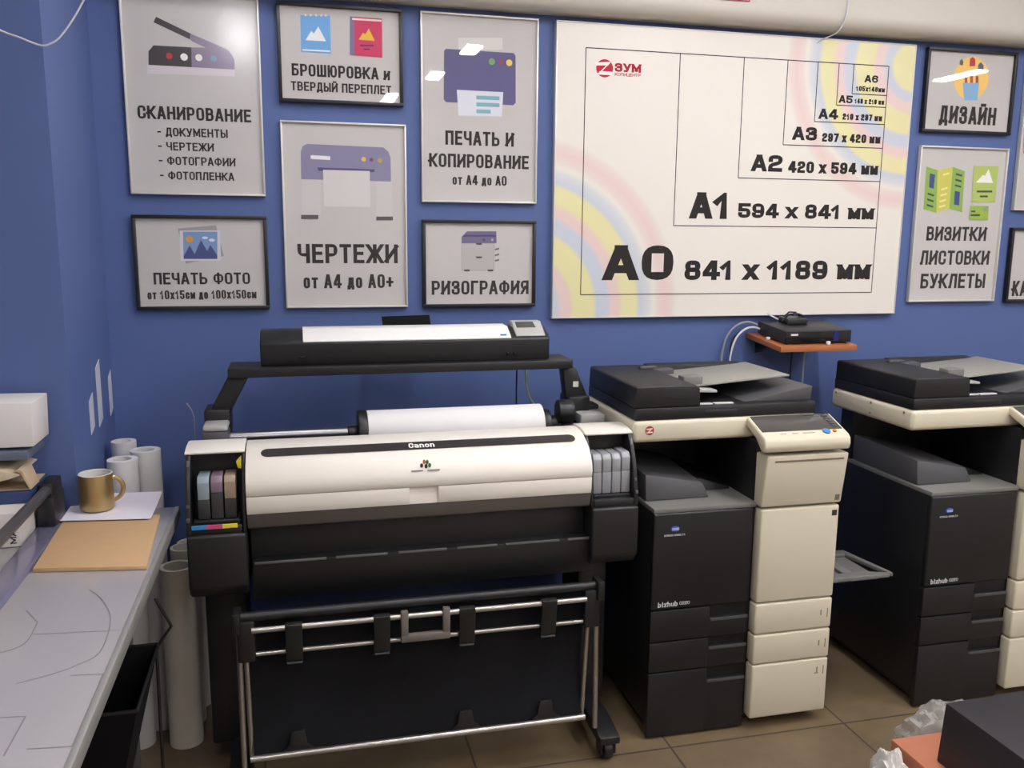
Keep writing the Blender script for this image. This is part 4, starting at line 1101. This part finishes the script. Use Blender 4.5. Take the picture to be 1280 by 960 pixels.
# arms that carry the scanner
for xs, m_ in (([(-1.182, 1.137), (-1.125, 1.132), (-1.190, 1.010), (-1.250, 1.010)], -1.0), ([(-.165, 1.118), (-.120, 1.122), (-.070, 1.005), (-.150, 1.005)], 1.0)):
    g = G(); g.prism(xs, 'y', -.36, -.31, .006)
    xm = (xs[2][0] + xs[3][0]) / 2
    g.box(xm - .040, xm + .034, -.38, -.28, .955, 1.030, .008)
    g.box(xm - .030, xm + .030, -.36, -.25, .87, .96, .006)
    obj('scanner_arm', g, CHAR, p)
g = G(); g.box(-.130, -.112, -.3625, -.3602, 1.058, 1.076, .0005)
obj('sticker', g, ink('c9c9bc'), p, False)
g = G(); g.cyl((-.200, -.42, .992), (-.150, -.42, .992), .038, 28, .006)
obj('arm_knob', g, DARK, p)
g = G(); g.box(-.10, -.045, -.375, -.31, .985, 1.000, .004)
obj('arm_pad', g, DARK, p)
g = G(); g.box(-1.188, -.138, -.385, -.245, 1.122, 1.1505, .004)
obj('cross_beam', g, DARK, p)

g = G(); g.cyl((-.792, -.40, .948), (-.249, -.40, .948), .066, 48, .001)
tag(obj('paper_roll', g, WPAPER), 'white paper roll loaded on the spindle behind the plotter cover', 'paper roll')

# scanner on the arms
s = thing('wide_format_scanner', 'slim dark wide scanner with white lid, carried above the plotter', 'scanner', (-.65, -.30, 1.1505))
sp = [(-.356, 1.1505), (-.358, 1.217), (-.345, 1.228), (-.300, 1.2485), (-.235, 1.250), (-.225, 1.1505)]
g = G(); g.prism(sp, 'x', -1.096, -.209, .005)
body = obj('body', g, CHAR, s)
g = G(); g.prism([(-.3575, 1.219), (-.358, 1.223), (-.302, 1.2525), (-.235, 1.254), (-.235, 1.248), (-.300, 1.246)], 'x', -.972, -.335, .001)
lidp = obj('lid', g, mat('bright_white_plastic', 'f0eeea', .35), s)
g = G(); g.prism([(-.3500, 1.2275), (-.3430, 1.2315), (-.3425, 1.2305), (-.3495, 1.2265)], 'x', -.368, -.348)
obj('sticker', g, ink('2e6fc0'), lidp, False)
g = G(); g.prism([(-.352, 1.224), (-.350, 1.230), (-.288, 1.266), (-.250, 1.266), (-.250, 1.245), (-.30, 1.24)], 'x', -.318, -.222, .004)
pn = obj('control_panel', g, mat('panel_grey', 'b4b4b0', .4), s)
def pz(y):
    return 1.230 + (y + .350) * (.036 / .062)
g = G(); g.hexa([(-.308, -.318, pz(-.318) - .001), (-.246, -.318, pz(-.318) - .001), (-.250, -.292, pz(-.292) - .001), (-.308, -.292, pz(-.292) - .001), (-.308, -.319, pz(-.318) + .001), (-.246, -.319, pz(-.318) + .001), (-.250, -.293, pz(-.292) + .001), (-.308, -.293, pz(-.292) + .001)], 0)
obj('screen', g, SCREEN, pn, False)
g = G()
for x in (-.345, -.322):
    g.box(x - .005, x + .005, -.3605, -.357, 1.166, 1.176, .001)
g.box(-.985, -.965, -.3605, -.357, 1.172, 1.180, .001)
obj('latch', g, DARKG, s)
g = G(); g.hexa([(-.710, -.222, 1.16), (-.556, -.222, 1.16), (-.556, -.216, 1.16), (-.710, -.216, 1.16), (-.722, -.172, 1.276), (-.566, -.172, 1.279), (-.566, -.166, 1.279), (-.722, -.166, 1.276)], .001)
obj('paper_guide', g, mat('matte_black', '121214', .85, spec=.15), s)
cable([(-.235, -.22, 1.155), (-.243, -.20, 1.10), (-.245, -.20, 1.05), (-.232, -.20, 1.00), (-.212, -.20, .965), (-.20, -.22, .90)], .004, mat('green_white_cable', 'b4bfa0', .5), 'pale green cable hanging behind the right end of the scanner')
cable([(-.276, -.20, 1.155), (-.277, -.20, 1.05), (-.277, -.20, .90)], .0028, BCAB, 'thin black cable hanging straight behind the scanner')
cable([(-1.31, -.34, 1.045), (-1.30, -.34, 1.03), (-1.293, -.335, 1.005), (-1.292, -.33, .95), (-1.292, -.33, .5)], .0018, GCAB, 'thin grey cable beside the left arm of the scanner')

# ================================================================== left table and what is on it
TX, TY0, TY1, TZ = -1.317, -2.7, -.562, .80
t = thing('work_table', 'pale grey work table with metal edge along the left side', 'table', (-1.95, -1.6, 0))
g = G(); g.box(-2.6, TX - .004, TY0, TY1, TZ - .026, TZ, .002)
tp = obj('tabletop', g, mat('glossy_grey_top', 'a6a2a4', .18, var=.03), t)
g = G(); g.box(TX - .010, TX + .002, TY0, TY1, TZ - .030, TZ + .0015, .002)
obj('edge_band', g, mat('pale_metal_edge', 'b4b2ac', .3, metal=.4), t)
g = G()
def strip(pts, w=.0012):
    for a, b in zip(pts, pts[1:]):
        d = Vector((b[0] - a[0], b[1] - a[1])).normalized(); nx_, ny_ = -d.y * w, d.x * w
        z = TZ + .0006
        g.face([(a[0] - nx_, a[1] - ny_, z), (b[0] - nx_, b[1] - ny_, z), (b[0] + nx_, b[1] + ny_, z), (a[0] + nx_, a[1] + ny_, z)])
def spl(pts):
    P = [Vector(q) for q in pts]; Q = [P[0] * 2 - P[1]] + P + [P[-1] * 2 - P[-2]]; out = []
    for i in range(1, len(Q) - 2):
        for k in range(6):
            u = k / 6; a, b, c, d = Q[i - 1:i + 3]
            out.append(.5 * ((2 * b) + (c - a) * u + (2 * a - 5 * b + 4 * c - d) * u * u + (3 * b - a - 3 * c + d) * u ** 3))
    return out + [P[-1]]
strip(spl([(-1.429, -1.117), (-1.392, -1.179), (-1.357, -1.283), (-1.349, -1.419), (-1.379, -1.464), (-1.411, -1.488), (-1.46, -1.51)]))
strip(spl([(-1.527, -1.20), (-1.498, -1.251), (-1.490, -1.271), (-1.489, -1.356), (-1.521, -1.384), (-1.56, -1.40)]))
strip([(-1.38, -1.50), (-1.327, -1.506), (-1.327, -1.725), (-1.389, -1.718)])
strip([(-1.47, -1.615), (-1.416, -1.622), (-1.416, -1.73)])
strip([(-1.484, -1.318), (-1.331, -1.335)], .0008)
obj('drawing', g, ink('8a8286'), tp, False)
for x in (-1.46, -2.5):
    for y in (-2.6, -.70):
        g = G(); g.box(x - .025, x + .025, y - .025, y + .025, 0, TZ - .026, .003)
        obj('leg', g, MIDG, t)
g = G(); g.box(-2.5, -1.44, -.72, -.70, .20, TZ - .026, .002)
obj('modesty_panel', g, DARK, t)

# paper trimmer along the table's left part
t = thing('paper_trimmer', 'long rotary paper trimmer with dark rail lying along the table', 'trimmer', (-1.62, -1.3, TZ))
g = G(); g.prism([(-1.634, TZ + .0006), (-1.576, TZ + .0006), (-1.582, TZ + .008), (-1.634, TZ + .010)], 'y', -2.3, -.60, .001)
obj('base_strip', g, mat('bluish_clear_plastic', '77758c', .15), t)
g = G(); g.prism([(-1.611 + .014 * math.cos(k * math.pi / 6), .900 + .013 * math.sin(k * math.pi / 6)) for k in range(12)], 'y', -2.3, -.66, .002)
obj('rail', g, mat('rail_grey', '4d4a4a', .35), t)
for y0, y1 in ((-.70, -.60), (-2.36, -2.27)):
    g = G(); g.box(-1.634, -1.590, y0, y1, TZ + .008, .885, .006); g.box(-1.628, -1.594, y0 + .01, y1, .87, .918, .006)
    obj('end_block', g, BLK, t)

# kraft envelope, sheet, mug
kz = TZ + .0008
g = G(); g.hexa([(-1.569, -.990, kz), (-1.330, -1.028, kz), (-1.353, -.650, kz), (-1.588, -.606, kz), (-1.569, -.990, kz + .009), (-1.330, -1.028, kz + .009), (-1.353, -.650, kz + .008), (-1.588, -.606, kz + .008)], .001)
tag(obj('kraft_folder', g, KRAFT), 'flat brown kraft board folder lying on the table below the mug', 'folder')
g = G(); rows = []
for j in range(9):
    v = j / 8
    rows.append([(-1.592 + u * .222 + (.0), -.665 + v * .215 - u * .03, .8125 + .010 * max(0, v - .35) ** 1.2 * (1 + u * .5)) for u in (0, .25, .5, .75, 1)])
g.grid(rows); g.grid([[(a, b, c + .0006) for a, b, c in rw] for rw in rows])
tag(obj('paper_sheet', g, mat('bright_paper', 'e4e0ea', .6)), 'white sheet of paper under the golden mug', 'paper')
mx, my, mz = -1.517, -.585, .8150
t = thing('mug', 'golden mug with white inside standing on a white sheet', 'mug', (mx, my, mz))
GOLD = mat('gold_glaze', 'b89c6c', .28, metal=.75, var=.05)
g = G(); g.lathe([(0, 0), (.036, 0), (.0415, .004), (.0425, .012), (.0425, .095), (.0418, .0975)], (mx, my, mz), 40)
mb = obj('body', g, GOLD, t)
g = G(); g.lathe([(.0420, .0972), (.0405, .0985), (.0385, .0975), (.0385, .010), (.034, .006), (0, .006)], (mx, my, mz), 40)
obj('lining', g, mat('white_glaze', 'd8d6d0', .2), t)
g = G(); a0 = math.radians(10)
hp = []
for k in range(15):
    a = math.radians(100 - 200 * k / 14)
    rr_, zz = .038 + .028 * max(-.1, math.cos(a)), .052 + .031 * math.sin(a)
    hp.append((mx + rr_ * math.cos(a0), my + rr_ * math.sin(a0) * 1, mz + zz))
g.tube(hp, .0058, 10)
obj('handle', g, GOLD, t)

# stack of printed matter at the far left, against the pillar
t = thing('paper_box', 'white paper box with black lettering, bottom of the stack behind the trimmer', 'box', (-1.80, -.69, TZ))
BOXW = mat('box_white', 'd0ccc6', .6)
g = G(); g.box(-1.96, -1.640, -.812, -.572, TZ + .001, .884, .003)
bb = obj('carton', g, BOXW, t)
g = G()
for q in text_polys('НАМ', 0, .048, 0, .014, 'm'):
    g.face([(-1.652 - .004 - b, -.8128, .858 - a) for a, b in q])
obj('lettering', g, INKT, bb, False)
g = G(); g.box(-1.955, -1.632, -.735, -.575, .8845, .915, .003)
tag(obj('binder', g, mat('navy_cover', '2b3c66', .4)), 'dark blue binder lying on the white paper box', 'binder')
t = thing('catalogue', 'thick catalogue with fanned bulging pages lying on the blue binder', 'catalogue', (-1.78, -.66, .915))
g = G(); pa, pb = [], []
for k in range(13):
    u = k / 12
    f = math.cos(u * math.pi / 2) ** .7
    pa.append((-1.95 + u * .297, .957 + .034 * f)); pb.append((-1.95 + u * .297, .955 - .0355 * f))
g.prism(pa + pb[::-1], 'y', -.735, -.58, .001)
obj('pages', g, mat('page_edges', 'c8b89c', .8, var=.3, scale=70), t)
g = G()
cv = [(-1.664, .966), (-1.655, .972), (-1.646, .966), (-1.630, .919), (-1.634, .9185), (-1.650, .960)]
g.prism(cv, 'y', -.735, -.66, .0005)
g.box(-1.94, -1.638, -.722, -.58, .9152, .9178, 0)
obj('cover', g, mat('tan_cover', 'bda78c', .6), t)
g = G(); g.hexa([(-1.95, -.722, .9905), (-1.634, -.722, .9905), (-1.634, -.575, .9905), (-1.95, -.575, .9905), (-1.95, -.722, 1.020), (-1.634, -.722, 1.012), (-1.634, -.575, 1.012), (-1.95, -.575, 1.020)], .002)
tag(obj('folder', g, mat('slate_folder', '5a6478', .5)), 'slate grey folder between the catalogue and the white carton', 'folder')
g = G(); g.hexa([(-1.95, -.715, 1.0205), (-1.622, -.715, 1.0205), (-1.622, -.575, 1.0205), (-1.95, -.575, 1.0205), (-1.95, -.715, 1.135), (-1.618, -.715, 1.130), (-1.618, -.575, 1.130), (-1.95, -.575, 1.135)], .003)
tag(obj('carton', g, mat('carton_white', 'd8d5d2', .6)), 'plain white carton, topmost of the stack by the pillar', 'box')

# paper rolls standing in the corner and beside the plotter
def roll(x, y, h, rr, label, grp, core=.6, dark=False):
    g = G(); g.lathe([(rr, 0), (rr, h), (rr * core, h), (rr * core, h - .10), (0, h - .10)], (x, y, 0), 40)
    g.lathe([(0, 0), (rr, 0)], (x, y, 0), 40)
    return tag(obj('standing_paper_roll', g, mat('roll_paper', 'd2d0ce', .7) if not dark else mat('roll_paper_lifted', 'e4ddd0', .7), base=(x, y, 0)), label, 'paper roll', grp)  # second paper colour is lightened to make up for weak light beside the plotter
roll(-1.490, -.365, .893, .042, 'white paper roll standing in the corner behind the mug, nearest of three', 'tall paper rolls in the corner')
roll(-1.442, -.270, .895, .043, 'white paper roll standing in the corner, right-hand one of three', 'tall paper rolls in the corner')
roll(-1.515, -.195, .908, .036, 'white paper roll standing in the corner, rearmost of three', 'tall paper rolls in the corner')
roll(-1.356, -.385, .565, .049, 'short paper roll standing between table and plotter, nearest of three', 'short paper rolls beside the plotter', .8, True)
roll(-1.350, -.265, .580, .040, 'short paper roll standing between table and plotter, middle of three', 'short paper rolls beside the plotter', .8, True)
roll(-1.343, -.165, .560, .040, 'short paper roll standing between table and plotter, rearmost of three', 'short paper rolls beside the plotter', .8, True)

# black waste bin under the table edge
t = thing('waste_bin', 'black tapered waste bin with a wire rim below the table edge', 'bin', (-1.46, -1.0, 0))
g = G()
o8 = [(-1.56, -1.10, .01), (-1.47, -1.10, .01), (-1.47, -.92, .01), (-1.56, -.92, .01)]
t8 = [(-1.61, -1.16, .535), (-1.345, -1.16, .535), (-1.345, -.845, .535), (-1.61, -.845, .535)]
for i in range(4):
    j = (i + 1) % 4
    g.face([o8[i], o8[j], t8[j], t8[i]])
    ins = lambda q, z: (q[0] + (.004 if q[0] < -1.47 else -.004), q[1] + (.004 if q[1] < -1 else -.004), z)
    g.face([ins(t8[i], .535), ins(t8[j], .535), ins(o8[j], .014), ins(o8[i], .014)])
    g.face([t8[i], t8[j], ins(t8[j], .535), ins(t8[i], .535)])
g.face(o8[::-1]); g.face([ins(q, .014) for q in o8])
obj('bucket', g, mat('matte_black', '121214', .85, spec=.15), t, False)
g = G(); g.tube([(-1.61, -1.16, .537), (-1.345, -1.16, .537), (-1.345, -.845, .537), (-1.61, -.845, .537)], .005, 8, True)
g.tube([(-1.345, -.85, .537), (-1.312, -.852, .585), (-1.345, -.853, .66)], .004, 8)
g.tube([(-1.350, -.848, .53), (-1.352, -.85, .30), (-1.352, -.85, .02)], .004, 8)
obj('wire_rim', g, BLK, t)

# ================================================================== boxes at the lower right
t = thing('orange_box', 'orange cardboard box on the floor under the black box', 'box', (.66, -1.6, 0))
ORG = mat('orange_card', 'c07c60', .6, spec=.3)
g = G(); g.box(.436, .90, -1.75, -1.29, .002, .262, .002)
obj('carton', g, mat('dark_orange_card', '8a4433', .6), t)
g = G(); g.box(.430, .906, -1.756, -1.284, .262, .30, .003)
obj('lid', g, ORG, t)
g = G(); g.hexa([(.476, -1.74, .3005), (.91, -1.74, .3005), (.91, -1.39, .3005), (.476, -1.39, .3005), (.484, -1.74, .452), (.91, -1.74, .452), (.91, -1.378, .452), (.484, -1.392, .452)], .003)
tag(obj('black_box', g, mat('black_card', '2b292d', .55)), 'matte black box standing on the orange box', 'box')
# crumpled clear plastic and white bag
random.seed(3)
def crumple(name, c, size, m, label, cat, amp):
    t = bmesh.new()
    bmesh.ops.create_icosphere(t, subdivisions=5, radius=1.0)
    for v in t.verts:
        q = v.co
        k = 1 + amp * (math.sin(q.x * 7 + q.y * 3) * .5 + math.sin(q.y * 11 + q.z * 9) * .35 + math.sin(q.z * 17 + q.x * 13) * .25) + amp * .5 * abs(math.sin(q.x * 9 + q.z * 8 + q.y * 5)) + amp * .25 * abs(math.sin(q.x * 23 - q.z * 19))
        co = Vector((q.x * size[0] * k, q.y * size[1] * k, q.z * size[2] * k))
        v.co = co
    zmin = min(v.co.z for v in t.verts)
    for v in t.verts:
        v.co = Vector((c[0] + v.co.x, c[1] + v.co.y, c[2] + v.co.z - zmin))
    g = G(); g._take(t)
    return tag(obj(name, g, m), label, cat)
def film():
    m = bpy.data.materials.new('clear_film'); m.use_nodes = True
    nt = m.node_tree; b = nt.nodes['Principled BSDF']
    b.inputs['Base Color'].default_value = (.6, .6, .58, 1); b.inputs['Roughness'].default_value = .12
    b.inputs['Specular IOR Level'].default_value = .9
    tr = nt.nodes.new('ShaderNodeBsdfTransparent'); mx = nt.nodes.new('ShaderNodeMixShader')
    tc = nt.nodes.new('ShaderNodeTexCoord'); nz = nt.nodes.new('ShaderNodeTexNoise'); nz.inputs['Scale'].default_value = 14
    nt.links.new(tc.outputs['Object'], nz.inputs['Vector'])
    bp = nt.nodes.new('ShaderNodeBump'); bp.inputs['Strength'].default_value = 1.0; bp.inputs['Distance'].default_value = .02
    nt.links.new(nz.outputs['Fac'], bp.inputs['Height']); nt.links.new(bp.outputs['Normal'], b.inputs['Normal'])
    mx.inputs[0].default_value = .42
    nt.links.new(tr.outputs[0], mx.inputs[1]); nt.links.new(b.outputs[0], mx.inputs[2])
    nt.links.new(mx.outputs[0], nt.nodes['Material Output'].inputs[0])
    return m
crumple('plastic_film', (.715, -1.14, 0), (.125, .07, .122), film(), 'crumpled clear plastic film behind the orange box', 'plastic wrap', .16)
crumple('plastic_bag', (.352, -1.385, 0), (.045, .06, .148), mat('bag_white', 'd6d2cc', .5), 'crumpled white plastic bag beside the orange box', 'bag', .16)
